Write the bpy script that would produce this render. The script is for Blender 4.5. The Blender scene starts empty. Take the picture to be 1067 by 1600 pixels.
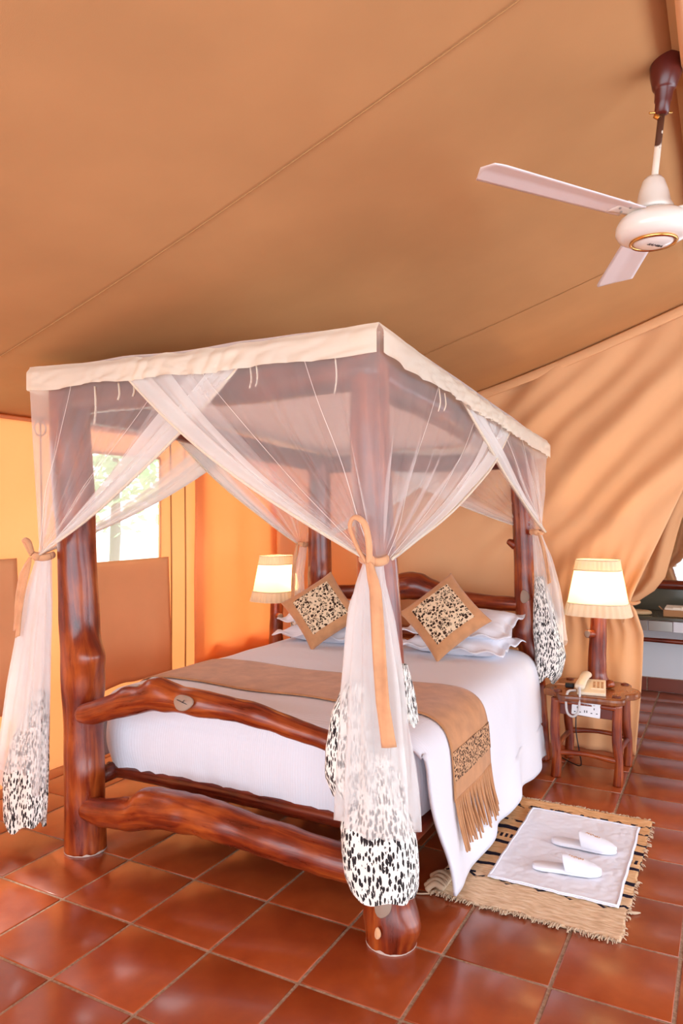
import bpy, bmesh, math, random
from mathutils import Vector, Matrix, noise
random.seed(7)
sc = bpy.context.scene
col = sc.collection
PI = math.pi

# ------------------------------------------------------------------ camera
cam_d = bpy.data.cameras.new('camera')
cam = bpy.data.objects.new('camera', cam_d); col.objects.link(cam)
cam.location = (0, 0, 1.684)
cam.rotation_euler = (PI/2, 0, math.radians(28.0))
cam_d.sensor_fit = 'HORIZONTAL'
cam_d.sensor_width = 36.0
cam_d.lens = 36.0*1131/1067
cam_d.clip_start = 0.02
sc.camera = cam

# ------------------------------------------------------------------ world, sun, daylight, exposure
w = bpy.data.worlds.new('sky'); sc.world = w; w.use_nodes = True
wn = w.node_tree.nodes; wl = w.node_tree.links
bg = wn['Background']
bg.inputs['Color'].default_value = (0.86, 0.94, 1.0, 1)
bg.inputs['Strength'].default_value = 4.2
def add_light(name, kind, loc, rot, energy, color, **k):
    d = bpy.data.lights.new(name, kind); o = bpy.data.objects.new(name, d); col.objects.link(o)
    o.location = loc; o.rotation_euler = rot; d.energy = energy; d.color = color
    for a, b in k.items(): setattr(d, a, b)
    return o
sun = add_light('sun', 'SUN', (-8, 4, 8), (0, 0, 0), 5.0, (1.0, 0.93, 0.82), angle=math.radians(7.0))
sun.rotation_euler = Vector((0.56, -0.18, -0.85)).to_track_quat('-Z', 'Y').to_euler()
day = add_light('daylight_at_tent_front', 'AREA', (-0.2, -2.2, 1.45), (PI/2, 0, 0), 128, (0.68, 0.82, 1.0),
                shape='RECTANGLE', size=6.0, size_y=2.3)
day2 = add_light('daylight_at_right_window', 'AREA', (3.50, 2.2, 1.35), (PI/2, 0, PI/2), 140, (0.68, 0.82, 1.0),
                 shape='RECTANGLE', size=5.2, size_y=1.5)
sc.cycles.transparent_max_bounces = 20
vs = sc.view_settings
vs.view_transform = 'Standard'; vs.look = 'None'; vs.gamma = 1.0; vs.use_curve_mapping = False
vs.exposure = -0.22

# ------------------------------------------------------------------ helpers
WL = {}
def wl_of(o): return WL.get(o.name, Vector((0, 0, 0))) if o else Vector((0, 0, 0))
def empty(name, loc=(0, 0, 0)):
    o = bpy.data.objects.new(name, None); col.objects.link(o)
    o.location = loc; o.empty_display_size = 0.1
    WL[o.name] = Vector(loc)
    return o
def tag(o, label=None, cat=None, group=None, kind=None):
    if label: o['label'] = label
    if cat: o['category'] = cat
    if group: o['group'] = group
    if kind: o['kind'] = kind
    return o
def mk(name, verts, faces, m, parent=None, uvs=None, smooth=True, origin=None):
    """one mesh object; verts are world coordinates, stored relative to the parent's base (or to the thing's own base)"""
    if parent is not None: org = wl_of(parent)
    elif origin is not None: org = Vector(origin)
    else:
        n = len(verts)
        org = Vector((sum(v[0] for v in verts)/n, sum(v[1] for v in verts)/n, min(v[2] for v in verts)))
    me = bpy.data.meshes.new(name)
    me.from_pydata([(v[0]-org.x, v[1]-org.y, v[2]-org.z) for v in verts], [], faces)
    if uvs:
        ul = me.uv_layers.new(name='uv')
        for l in me.loops: ul.data[l.index].uv = uvs[l.vertex_index]
    if smooth: me.polygons.foreach_set('use_smooth', [True]*len(me.polygons))
    me.materials.append(m); me.update()
    o = bpy.data.objects.new(name, me); col.objects.link(o)
    if parent is not None:
        o.parent = parent; WL[o.name] = org
    else:
        o.location = org; WL[o.name] = org
    return o
def from_bm(name, bm, m, parent=None, smooth=False, origin=None):
    bm.verts.ensure_lookup_table()
    vs_ = [tuple(v.co) for v in bm.verts]; bm.verts.index_update()
    fs = [[v.index for v in f.verts] for f in bm.faces]; bm.free()
    return mk(name, vs_, fs, m, parent, None, smooth, origin)
def solid(o, t, offset=0):
    md = o.modifiers.new('thick', 'SOLIDIFY'); md.thickness = t; md.offset = offset
    return o
def subsurf(o, n=1):
    md = o.modifiers.new('sub', 'SUBSURF'); md.levels = n; md.render_levels = n
    return o
def bevel(o, wd, seg=2):
    md = o.modifiers.new('bev', 'BEVEL'); md.width = wd; md.segments = seg; md.limit_method = 'ANGLE'
    return o
def box_data(x0, x1, y0, y1, z0, z1):
    v = [(x0,y0,z0),(x1,y0,z0),(x1,y1,z0),(x0,y1,z0),(x0,y0,z1),(x1,y0,z1),(x1,y1,z1),(x0,y1,z1)]
    f = [(0,3,2,1),(4,5,6,7),(0,1,5,4),(1,2,6,5),(2,3,7,6),(3,0,4,7)]
    return v, f
def box(name, b, m, parent=None, bev=0.0, rot=None, seg=2):
    v, f = box_data(*b)
    if rot:
        c = Vector(((b[0]+b[1])/2, (b[2]+b[3])/2, (b[4]+b[5])/2))
        v = [tuple(rot @ (Vector(p)-c) + c) for p in v]
    o = mk(name, v, f, m, parent, None, False)
    if bev: bevel(o, bev, seg)
    return o
def grid(name, nu, nv, fn, m, parent=None, uv=None, wrap=False, smooth=True, skip=None):
    """surface of (nu+1) x (nv+1) points fn(u, v), u and v in 0..1; uv(u, v) in metres"""
    V = []; U = []; F = []
    cu = nu if wrap else nu+1
    for j in range(nv+1):
        for i in range(cu):
            u, v = i/nu, j/nv
            V.append(tuple(fn(u, v))); U.append(uv(u, v) if uv else (u, v))
    for j in range(nv):
        for i in range(nu):
            if skip and skip((i+.5)/nu, (j+.5)/nv): continue
            a = j*cu+i; b = j*cu+(i+1) % cu
            F.append((a, b, b+cu, a+cu))
    return mk(name, V, F, m, parent, U, smooth)
def catmull(pts, n):
    P = [Vector(p) for p in pts]; out = []
    if len(P) < 3:
        return [P[0].lerp(P[-1], i/n) for i in range(n+1)]
    for i in range(len(P)-1):
        p0 = P[max(i-1, 0)]; p1 = P[i]; p2 = P[i+1]; p3 = P[min(i+2, len(P)-1)]
        for k in range(n):
            t = k/n
            out.append(0.5*((2*p1)+(p2-p0)*t+(2*p0-5*p1+4*p2-p3)*t*t+(3*p1-p0-3*p2+p3)*t**3))
    out.append(P[-1]); return out
def interp(xs, ys, x):
    if x <= xs[0]: return ys[0]
    for i in range(len(xs)-1):
        if x <= xs[i+1]:
            t = (x-xs[i])/(xs[i+1]-xs[i]); return ys[i]+(ys[i+1]-ys[i])*t
    return ys[-1]
def sstep(a, b, x):
    t = min(1, max(0, (x-a)/(b-a))); return t*t*(3-2*t)
def nz(x, y=0.0, z=0.0): return noise.noise(Vector((x, y, z)))
def tube_data(pts, n=6, seg=14, amp=0.0, freq=6.0, rnd=0.0, squash=None, seed=0.0, bumps=()):
    """pts: (x, y, z, r); a swept log, cord or rail with knobbly radius"""
    C = []
    P4 = [tuple(p) for p in pts]
    C3 = catmull([p[:3] for p in P4], n); R = []
    for i in range(len(P4)-1):
        for k in range(n):
            t = k/n; t2 = t*t*(3-2*t); R.append(P4[i][3]*(1-t2)+P4[i+1][3]*t2)
    R.append(P4[-1][3])
    if len(P4) == 2: R = [P4[0][3]+(P4[1][3]-P4[0][3])*i/n for i in range(n+1)]
    if rnd > 0:     # rounded ends
        d0 = (C3[0]-C3[1]).normalized(); d1 = (C3[-1]-C3[-2]).normalized()
        a = []; ra = []
        for k in (0, 1, 2, 3):
            an = k/4*PI/2
            a.append(C3[0]+d0*rnd*R[0]*math.cos(an)); ra.append(max(.02, math.sin(an))*R[0])
        b = []; rb = []
        for k in (3, 2, 1, 0):
            an = k/4*PI/2
            b.append(C3[-1]+d1*rnd*R[-1]*math.cos(an)); rb.append(max(.02, math.sin(an))*R[-1])
        C3 = a+C3+b; R = ra+R+rb
    V = []; U = []; F = []
    t0 = (C3[1]-C3[0]).normalized()
    up = Vector((0, 0, 1)) if abs(t0.z) < .9 else Vector((0, 1, 0))
    nrm = (up-t0*up.dot(t0)).normalized(); L = 0
    for i, c in enumerate(C3):
        t = (C3[min(i+1, len(C3)-1)]-C3[max(i-1, 0)]).normalized()
        nrm = (nrm-t*nrm.dot(t))
        nrm = nrm.normalized() if nrm.length > 1e-6 else Vector((1, 0, 0))
        bn = t.cross(nrm)
        if i: L += (c-C3[i-1]).length
        for k in range(seg):
            a = 2*PI*k/seg
            d = nrm*math.cos(a)+bn*math.sin(a)
            if squash: d = nrm*math.cos(a)*squash[0]+bn*math.sin(a)*squash[1]
            q = c+d*R[i]; r = 1.0
            if amp: r = 1+amp*nz(q.x*freq+seed, q.y*freq, q.z*freq*.45)+amp*.5*nz(q.x*freq*2.7, q.y*freq*2.7+seed, q.z*freq)
            q = c+d*R[i]*r
            for bx, by, bz, br, bh in bumps: q += d*bh*math.exp(-((q.x-bx)**2+(q.y-by)**2+(q.z-bz)**2)/(br*br))
            V.append(tuple(q)); U.append((k/seg*2*PI*.08, L))
    for i in range(len(C3)-1):
        for k in range(seg):
            a = i*seg+k; b = i*seg+(k+1) % seg
            F.append((a, b, b+seg, a+seg))
    F.append(tuple(range(seg-1, -1, -1))); F.append(tuple(range((len(C3)-1)*seg, len(C3)*seg)))
    return V, F, U
def tube(name, pts, m, parent=None, **k):
    V, F, U = tube_data(pts, **k)
    return mk(name, V, F, m, parent, U)
def lathe(name, prof, m, parent=None, c=(0, 0, 0), seg=32, ell=(1, 1), axis=None):
    """prof: (r, z) list"""
    V = []; F = []; U = []
    for j, (r, z) in enumerate(prof):
        for k in range(seg):
            a = 2*PI*k/seg
            V.append((c[0]+r*math.cos(a)*ell[0], c[1]+r*math.sin(a)*ell[1], c[2]+z)); U.append((k/seg, j/len(prof)))
    for j in range(len(prof)-1):
        for k in range(seg):
            a = j*seg+k; b = j*seg+(k+1) % seg
            F.append((a, b, b+seg, a+seg))
    if prof[0][0] > 1e-4: F.append(tuple(range(seg-1, -1, -1)))
    if prof[-1][0] > 1e-4: F.append(tuple(range((len(prof)-1)*seg, len(prof)*seg)))
    return mk(name, V, F, m, parent, U)
def blob(name, c, r, m, parent=None, amp=.12, seed=0, seg=16):
    """a lump with three radii and an uneven surface"""
    V = []; F = []; n = seg//2
    for j in range(n+1):
        th = PI*j/n
        for k in range(seg):
            a = 2*PI*k/seg
            d = Vector((math.sin(th)*math.cos(a), math.sin(th)*math.sin(a), math.cos(th)))
            q = 1+amp*nz(d.x*1.7+seed, d.y*1.7, d.z*1.7)
            V.append((c[0]+d.x*r[0]*q, c[1]+d.y*r[1]*q, c[2]+d.z*r[2]*q))
    for j in range(n):
        for k in range(seg):
            a = j*seg+k; b = j*seg+(k+1) % seg
            F.append((a, a+seg, b+seg, b))
    return mk(name, V, F, m, parent, [(v[0]*1.0, v[2]) for v in V])
def copy_tree(o, parent=None):
    c = o.copy(); col.objects.link(c); c.parent = parent
    for ch in [x for x in o.children]: copy_tree(ch, c)
    return c

# ------------------------------------------------------------------ materials
class NT:
    def __init__(s, name):
        s.m = bpy.data.materials.new(name); s.m.use_nodes = True
        s.t = s.m.node_tree; s.n = s.t.nodes; s.l = s.t.links
        s.b = s.n['Principled BSDF']; s.out = s.n['Material Output']
    def node(s, typ, **k):
        x = s.n.new(typ)
        for a, v in k.items():
            if a.startswith('i_'):
                key = a[2:].replace('_', ' ')
                x.inputs[key].default_value = v
            else: setattr(x, a, v)
        return x
    def link(s, a, b): s.l.new(a, b)
    def coord(s, kind='Object', scale=(1, 1, 1)):
        tc = s.node('ShaderNodeTexCoord'); mp = s.node('ShaderNodeMapping')
        mp.inputs['Scale'].default_value = scale
        s.link(tc.outputs[kind], mp.inputs['Vector']); return mp.outputs['Vector']
    def noise(s, vec, scale=5, detail=3, rough=.5, dist=0):
        x = s.node('ShaderNodeTexNoise'); x.inputs['Scale'].default_value = scale
        x.inputs['Detail'].default_value = detail; x.inputs['Roughness'].default_value = rough
        x.inputs['Distortion'].default_value = dist
        if vec is not None: s.link(vec, x.inputs['Vector'])
        return x.outputs['Fac']
    def ramp(s, fac, stops, interp='LINEAR'):
        x = s.node('ShaderNodeValToRGB'); x.color_ramp.interpolation = interp
        e = x.color_ramp.elements
        while len(e) > 1: e.remove(e[-1])
        e[0].position = stops[0][0]; e[0].color = c4(stops[0][1])
        for p, c in stops[1:]:
            q = e.new(p); q.color = c4(c)
        s.link(fac, x.inputs['Fac']); return x.outputs['Color']
    def math(s, op, a, b=None, c=None):
        x = s.node('ShaderNodeMath', operation=op)
        for i, v in enumerate((a, b, c)):
            if v is None: continue
            if isinstance(v, (int, float)): x.inputs[i].default_value = v
            else: s.link(v, x.inputs[i])
        return x.outputs[0]
    def mix(s, fac, a, b):
        x = s.node('ShaderNodeMix', data_type='RGBA')
        for k, v in ((0, fac), (6, a), (7, b)):
            if isinstance(v, (int, float)): x.inputs[k].default_value = v
            elif isinstance(v, tuple): x.inputs[k].default_value = c4(v)
            else: s.link(v, x.inputs[k])
        return x.outputs[2]
    def bump(s, h, strength=.3, dist=.01, nrm=None):
        x = s.node('ShaderNodeBump'); x.inputs['Strength'].default_value = strength
        x.inputs['Distance'].default_value = dist; s.link(h, x.inputs['Height'])
        if nrm is not None: s.link(nrm, x.inputs['Normal'])
        return x.outputs['Normal']
    def base(s, color, rough=.6, spec=.5, **k):
        if isinstance(color, tuple): s.b.inputs['Base Color'].default_value = c4(color)
        else: s.link(color, s.b.inputs['Base Color'])
        if isinstance(rough, (int, float)): s.b.inputs['Roughness'].default_value = rough
        else: s.link(rough, s.b.inputs['Roughness'])
        s.b.inputs['Specular IOR Level'].default_value = spec
        for a, v in k.items(): s.b.inputs[a.replace('_', ' ')].default_value = v
        return s
    def normal(s, n): s.link(n, s.b.inputs['Normal']); return s
def c4(c): return tuple(c)+(1,) if len(c) == 3 else tuple(c)

def plain(name, color, rough=.5, spec=.5, **k):
    return NT(name).base(color, rough, spec, **k).m
def translucent(name, color, trans, share, bumpscale=400, var=.08, fold=None):
    """woven cloth that lets some light through"""
    t = NT(name); v = t.coord('Object')
    n1 = t.noise(v, 1.7, 4)
    cc = t.ramp(n1, [(.3, tuple(x*(1-var) for x in color)), (.7, tuple(min(1, x*(1+var)) for x in color))])
    wv = t.noise(v, bumpscale, 1)
    h = wv
    nr = t.bump(h, .12, .002)
    d = t.node('ShaderNodeBsdfDiffuse'); t.link(cc, d.inputs['Color']); t.link(nr, d.inputs['Normal'])
    tr = t.node('ShaderNodeBsdfTranslucent'); tr.inputs['Color'].default_value = c4(trans)
    mx = t.node('ShaderNodeMixShader'); mx.inputs[0].default_value = share
    t.link(d.outputs[0], mx.inputs[1]); t.link(tr.outputs[0], mx.inputs[2])
    t.link(mx.outputs[0], t.out.inputs['Surface']); return t.m
def net_mat(name, color, cover, trans=.5):
    t = NT(name)
    tp = t.node('ShaderNodeBsdfTransparent')
    d = t.node('ShaderNodeBsdfDiffuse'); d.inputs['Color'].default_value = c4(color)
    tr = t.node('ShaderNodeBsdfTranslucent'); tr.inputs['Color'].default_value = c4(color)
    a = t.node('ShaderNodeMixShader'); a.inputs[0].default_value = trans
    t.link(d.outputs[0], a.inputs[1]); t.link(tr.outputs[0], a.inputs[2])
    v = t.coord('UV', (1, 1, 1)); n1 = t.noise(v, 9, 3)
    f = t.math('MULTIPLY_ADD', n1, cover*.16, cover*.92)
    b = t.node('ShaderNodeMixShader'); t.link(f, b.inputs[0])
    t.link(tp.outputs[0], b.inputs[1]); t.link(a.outputs[0], b.inputs[2])
    t.link(b.outputs[0], t.out.inputs['Surface']); return t.m
def wood_mat(name, dark, mid, light, rough=.28):
    t = NT(name); v = t.coord('UV', (22, 2.2, 1)); n1 = t.noise(v, 1.6, 6, .62, .6)
    v2 = t.coord('Object', (1, 1, 1)); n2 = t.noise(v2, 5, 3)
    f = t.math('MULTIPLY_ADD', n2, .5, t.math('MULTIPLY', n1, .62))
    cc = t.ramp(f, [(.34, dark), (.52, mid), (.70, light)])
    t.base(cc, t.math('MULTIPLY_ADD', n1, .2, rough-.08), .5, Coat_Weight=.2, Coat_Roughness=.16)
    t.normal(t.bump(f, .35, .01)); return t.m
def leopard(name, ground, spot, scale, stretch=1.0, rosette=False):
    t = NT(name)
    v = t.coord('UV', (scale, scale/stretch, scale))
    nd = t.node('ShaderNodeTexNoise'); nd.inputs['Scale'].default_value = 1.4; t.link(v, nd.inputs['Vector'])
    ad = t.node('ShaderNodeVectorMath', operation='MULTIPLY_ADD')
    t.link(nd.outputs['Color'], ad.inputs[0]); ad.inputs[1].default_value = (.75, .75, .75); t.link(v, ad.inputs[2])
    vo = t.node('ShaderNodeTexVoronoi', feature='F1'); vo.inputs['Scale'].default_value = 1.0; t.link(ad.outputs[0], vo.inputs['Vector'])
    dist = vo.outputs['Distance']
    sep = t.node('ShaderNodeSeparateColor'); t.link(vo.outputs['Color'], sep.inputs[0])
    thr = t.math('MULTIPLY_ADD', sep.outputs[0], .22, .40 if rosette else .35)
    inside = t.math('LESS_THAN', dist, thr)
    if rosette:
        core = t.math('LESS_THAN', dist, t.math('MULTIPLY', thr, .45))
        br = t.math('GREATER_THAN', t.noise(v, 2.2, 1), .47)
        ring = t.math('MULTIPLY', t.math('SUBTRACT', inside, core), br)
        fill = t.math('MULTIPLY', inside, t.math('GREATER_THAN', sep.outputs[1], .55))
        inside = t.math('MAXIMUM', ring, fill)
        base = t.mix(t.math('MULTIPLY', core, .6), ground, tuple(x*.62 for x in ground))
        cc = t.mix(inside, base, spot)
    else:
        cc = t.mix(inside, ground, spot)
    t.base(cc, .85, .15); return t.m

M = {}
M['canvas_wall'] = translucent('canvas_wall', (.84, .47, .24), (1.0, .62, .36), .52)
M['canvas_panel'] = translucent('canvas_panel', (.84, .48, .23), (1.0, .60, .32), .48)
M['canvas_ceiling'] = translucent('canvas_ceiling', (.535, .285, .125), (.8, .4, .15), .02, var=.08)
M['canvas_curtain'] = translucent('canvas_curtain', (.84, .47, .24), (.85, .5, .2), .06, var=.04)
M['canvas_flap'] = translucent('canvas_flap', (.80, .46, .23), (.95, .55, .28), .28)
M['seam'] = plain('seam_thread', (.42, .22, .09), .9, .1)
M['wood'] = wood_mat('varnished_red_wood', (.050, .0050, .0022), (.185, .020, .0042), (.40, .080, .013))
M['wood_dark'] = wood_mat('varnished_dark_wood', (.034, .004, .0025), (.105, .011, .004), (.22, .032, .009))
M['wood_tan'] = wood_mat('varnished_honey_wood', (.14, .03, .008), (.36, .10, .022), (.55, .2, .06))
M['table_wood'] = wood_mat('varnished_brown_wood', (.07, .015, .005), (.20, .05, .012), (.34, .11, .03), .22)
M['cut_wood'] = plain('bare_cut_wood', (.34, .23, .17), .6)
M['worn_wood'] = plain('worn_pale_wood', (.55, .42, .36), .7)
M['net'] = net_mat('mosquito_net', (.97, .94, .93), .31)
M['net_dense'] = net_mat('mosquito_net_gathered', (.98, .97, .95), .72)
M['net_tail'] = net_mat('mosquito_net_hanging', (.98, .98, .98), .46)
M['net_cloth'] = translucent('cream_cotton', (.95, .87, .73), (.95, .82, .65), .35, var=.03)
M['roof_cloth'] = translucent('white_cotton_roof', (.96, .90, .87), (.95, .85, .8), .12, var=.02)
M['leo_net'] = leopard('leopard_print_black_on_white', (.88, .84, .78), (.025, .02, .022), 52, 1.5)
M['leo_cushion'] = leopard('leopard_print_brown_on_tan', (.78, .58, .38), (.045, .02, .012), 62, 1.0, True)
M['leo_band'] = leopard('leopard_print_small', (.62, .36, .2), (.05, .02, .015), 95, 1.0)
def suede(name, color):
    t = NT(name); v = t.coord('Object'); n1 = t.noise(v, 14, 4); n2 = t.noise(v, 350, 2)
    cc = t.ramp(n1, [(.3, tuple(x*.86 for x in color)), (.7, tuple(x*1.1 for x in color))])
    t.base(cc, .92, .1, Sheen_Weight=.25); t.normal(t.bump(n2, .15, .002)); return t.m
M['suede'] = suede('tan_suede', (.56, .27, .125))
M['suede_tie'] = suede('peach_suede', (.68, .36, .19))
def sheet(name, color, ribs=True, dirn='Y'):
    t = NT(name); v = t.coord('UV', (1, 1, 1))
    wv = t.node('ShaderNodeTexWave', wave_type='BANDS', bands_direction=dirn); wv.inputs['Scale'].default_value = 26
    wv.inputs['Distortion'].default_value = .4
    t.link(v, wv.inputs['Vector'])
    n1 = t.noise(t.coord('Object'), 9, 3)
    h = t.math('MULTIPLY_ADD', wv.outputs['Fac'], .25 if ribs else 0, n1)
    t.base(color, .8, .2, Sheen_Weight=.1); t.normal(t.bump(h, .35, .008)); return t.m
M['sheet'] = sheet('white_cotton_sheet', (.82, .82, .89))
M['sheet_foot'] = sheet('white_cotton_sheet_tucked', (.79, .80, .88), True, 'X')
M['pillow'] = sheet('white_pillowcase', (.86, .86, .93), False)
M['towel'] = sheet('white_towelling', (.86, .88, .97), False)
def tile_mat():
    t = NT('terracotta_tile'); v = t.coord('Object'); oi = t.node('ShaderNodeObjectInfo')
    n1 = t.noise(v, 6, 4, .55); n2 = t.noise(v, 120, 2)
    c1 = t.ramp(n1, [(.3, (.27, .043, .009)), (.72, (.39, .078, .018))])
    rv = t.math('MULTIPLY_ADD', oi.outputs['Random'], .3, .82)
    hs = t.node('ShaderNodeHueSaturation'); t.link(c1, hs.inputs['Color']); t.link(rv, hs.inputs['Value'])
    t.base(hs.outputs[0], t.math('MULTIPLY_ADD', n1, .06, .27), .5, Coat_Weight=.45, Coat_Roughness=.16)
    t.normal(t.bump(n2, .035, .002)); return t.m
M['tile'] = tile_mat()
M['tile_dark'] = plain('skirting_tile', (.20, .045, .025), .4)
def grout():
    t = NT('grout'); n = t.noise(t.coord('Object'), 90, 3)
    t.base(t.ramp(n, [(.3, (.28, .18, .12)), (.7, (.48, .34, .25))]), .9, .1); return t.m
M['grout'] = grout()
M['white_wall'] = plain('white_plaster', (.72, .74, .78), .8)
M['plastic'] = plain('white_plastic', (.88, .88, .90), .35)
M['cream_plastic'] = plain('cream_plastic', (.80, .66, .48), .4)
M['black'] = plain('black_rubber', (.012, .012, .014), .5)
M['grey_cord'] = plain('grey_cord', (.62, .58, .56), .5)
M['enamel'] = plain('cream_enamel', (.82, .76, .69), .22, .5, Coat_Weight=.4)
M['blade'] = plain('white_painted_blade', (.80, .74, .74), .35)
M['brass'] = plain('brass', (.75, .42, .13), .25, .5, Metallic=1.0)
M['steel'] = plain('grey_steel', (.35, .33, .3), .35, .5, Metallic=1.0)
M['brown_cup'] = plain('brown_painted_metal', (.095, .012, .008), .3)
def rod_mat():
    t = NT('rusty_painted_rod'); n = t.noise(t.coord('Object', (1, 1, .5)), 55, 4)
    tc = t.node('ShaderNodeTexCoord'); sp = t.node('ShaderNodeSeparateXYZ'); t.link(tc.outputs['Object'], sp.inputs[0])
    f = t.math('ADD', n, t.math('MULTIPLY_ADD', sp.outputs['Z'], 3.0, -.90))
    t.base(t.ramp(f, [(.42, (.80, .70, .58)), (.50, (.09, .03, .015))]), .5); return t.m
M['rod'] = rod_mat()
M['stone'] = plain('dark_stone', (.09, .085, .06), .15)
M['mirror'] = plain('mirror_glass', (.85, .88, .9), .03, .5, Metallic=1.0)
M['gold_thread'] = plain('gold_thread', (.62, .36, .22), .6)
M['dark_print'] = plain('dark_print', (.03, .025, .03), .6)
M['tan_wood'] = plain('pale_wood', (.62, .40, .20), .5)
M['wicker'] = plain('wicker', (.42, .20, .08), .8)
M['paper'] = plain('tissue_paper', (.85, .76, .62), .9)
M['straw'] = plain('frayed_cotton', (.62, .46, .32), .95, .1)
M['screen'] = net_mat('window_gauze', (.80, .86, .84), .10)
def shade_mat(name, color, tr, share):
    return translucent(name, color, tr, share, 300, .04)
M['shade'] = shade_mat('cream_shade_cloth', (.92, .84, .68), (1.0, .90, .70), .62)
M['shade_fringe'] = shade_mat('gathered_shade_band', (.74, .62, .46), (.8, .6, .38), .14)
M['bulb'] = NT('bulb_glow').base((1, .8, .5), .5, .5, Emission_Color=(1, .72, .38, 1), Emission_Strength=14.0).m

# ------------------------------------------------------------------ room measures; these and most later positions were back-projected from image pixels
XW, XR, XE = -3.90, -0.15, 3.60       # left wall, ridge, right wall
YF, YB = -2.3, 7.40                   # open front, far wall
def zc(x, y):
    """height of the canvas ceiling"""
    if x > XR:
        q = (XE-x)/(XE-XR)
        return 2.28+.84*q-.05*math.sin(PI*q)
    s = x-XW
    A = .05+.13*sstep(3.0, 5.4, y)
    return 2.28+.224*s-A*math.sin(PI*min(1, max(0, s/3.75)))
# ------------------------------------------------------------------ floor
TP, GAP = .40, .013
slab = mk('floor', *box_data(XW-.1, XE+.1, YF-.6, YB, -.12, -.004), M['grout'], None, None, False, (0, 0, 0))
tag(slab, kind='structure')
def tile_mesh(wx, wy):
    bm = bmesh.new(); v, f = box_data(-wx/2, wx/2, -wy/2, wy/2, -.006, 0)
    vv = [bm.verts.new(p) for p in v]
    for q in f[1:]: bm.faces.new([vv[i] for i in q])
    ed = [e for e in bm.edges if all(abs(x.co.z) < 1e-6 for x in e.verts)]
    bmesh.ops.bevel(bm, geom=ed, offset=.004, segments=2, affect='EDGES', profile=.5)
    me = bpy.data.meshes.new('floor_tile'); bm.to_mesh(me); bm.free()
    me.polygons.foreach_set('use_smooth', [True]*len(me.polygons)); me.materials.append(M['tile']); return me
cy_, sy_ = math.cos(math.radians(28)), math.sin(math.radians(28))
def in_view(x, y):
    r = x*cy_+y*sy_; d = -x*sy_+y*cy_
    if d < .8: return False
    return abs(r/d) < .62 and 1.684/d < .86
tm = {}
rest_v, rest_f = [], []
for i in range(-9, 14):
    for j in range(-15, 12):
        x0, x1 = -.953+i*TP, -.953+(i+1)*TP; y0, y1 = 3.013+j*TP, 3.013+(j+1)*TP
        x0, x1 = max(x0, XW), min(x1, XE); y0, y1 = max(y0, YF), min(y1, YB)
        if x1-x0 < .05 or y1-y0 < .05: continue
        wx, wy = x1-x0-GAP, y1-y0-GAP; cx, cy = (x0+x1)/2, (y0+y1)/2
        if in_view(cx, cy) and cx < 1.4:
            key = (round(wx, 3), round(wy, 3))
            if key not in tm: tm[key] = tile_mesh(wx, wy)
            o = bpy.data.objects.new('floor_tile', tm[key]); col.objects.link(o); o.parent = slab
            o.location = (cx, cy, random.uniform(-.0006, .0003)); o.rotation_euler = (random.uniform(-.0016, .0016), random.uniform(-.0016, .0016), 0)
        else:
            b = len(rest_v); v, f = box_data(cx-wx/2, cx+wx/2, cy-wy/2, cy+wy/2, -.006, 0)
            rest_v += v; rest_f += [tuple(q+b for q in ff) for ff in f]
tag(mk('floor_tiles_beyond', rest_v, rest_f, M['tile'], slab, None, False), kind='stuff')

# ------------------------------------------------------------------ ceiling, walls
def ceil_half(name, x0, x1):
    o = grid(name, 40, 80, lambda u, v: (x0+(x1-x0)*u, YF-.3+(YB+.3-YF)*v,
             zc(x0+(x1-x0)*u, YF-.3+(YB+.3-YF)*v)+.012*nz(u*5+x0, v*9)*math.sin(PI*u)), M['canvas_ceiling'])
    solid(o, .004, 1); return tag(o, kind='structure')
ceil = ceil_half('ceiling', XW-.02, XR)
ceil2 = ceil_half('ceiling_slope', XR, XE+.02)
def seam_pts(p, q, n=16, r=.0024, dz=-.006):
    return [(p[0]+(q[0]-p[0])*i/n, p[1]+(q[1]-p[1])*i/n,
             zc(p[0]+(q[0]-p[0])*i/n, p[1]+(q[1]-p[1])*i/n)+dz, r) for i in range(n+1)]
tube('seam', seam_pts((XW+.05, 2.41), (XR-.03, 1.85)), M['seam'], ceil, n=1, seg=6)
tube('seam', seam_pts((XW+.05, 4.42), (XR-.03, 4.10)), M['seam'], ceil, n=1, seg=6)
# rolled canvas sleeve along the ridge
for k, (dx, r) in enumerate(((.055, .02), (.10, .02))):
    tube('ridge_sleeve', [(XR+dx+.012*math.sin(i*1.3+k), YF+i*.55, zc(XR, 0)-.035+.006*math.sin(i*2.1), r) for i in range(15)],
         M['canvas_curtain'], ceil, n=4, seg=10)
# left wall of canvas with two window openings
WIN = [(3.42, 4.31, 1.32, 2.10), (1.75, 2.86, 1.32, 2.10)]
ys = sorted(set([YF, 1.75, 2.86, 3.42, 4.31, 6.05]+[YF+.1*i for i in range(int((6.05-YF)/.1)+1)]))
zs = sorted(set([-.01, 0, 1.32, 2.10, 2.28]+[.08*i for i in range(29)]))
V = []; F = []
for z in zs:
    for y in ys:
        V.append((XW+.012*nz(y*1.3, z*1.1)*(0 if z > 2.2 else 1)+.006*nz(y*6, z*.8), y, z))
ny = len(ys)
for j in range(len(zs)-1):
    for i in range(ny-1):
        ym, zm = (ys[i]+ys[i+1])/2, (zs[j]+zs[j+1])/2
        if any(a < ym < b and c < zm < d for a, b, c, d in WIN+[(4.8, 5.85, .55, 2.1)]): continue
        a = j*ny+i; F.append((a, a+1, a+1+ny, a+ny))
wall_left = tag(mk('wall_left', V, F, M['canvas_wall'], None, [(v[1], v[2]) for v in V], True, (XW, 2, 0)), kind='structure')
solid(wall_left, .003)
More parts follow.
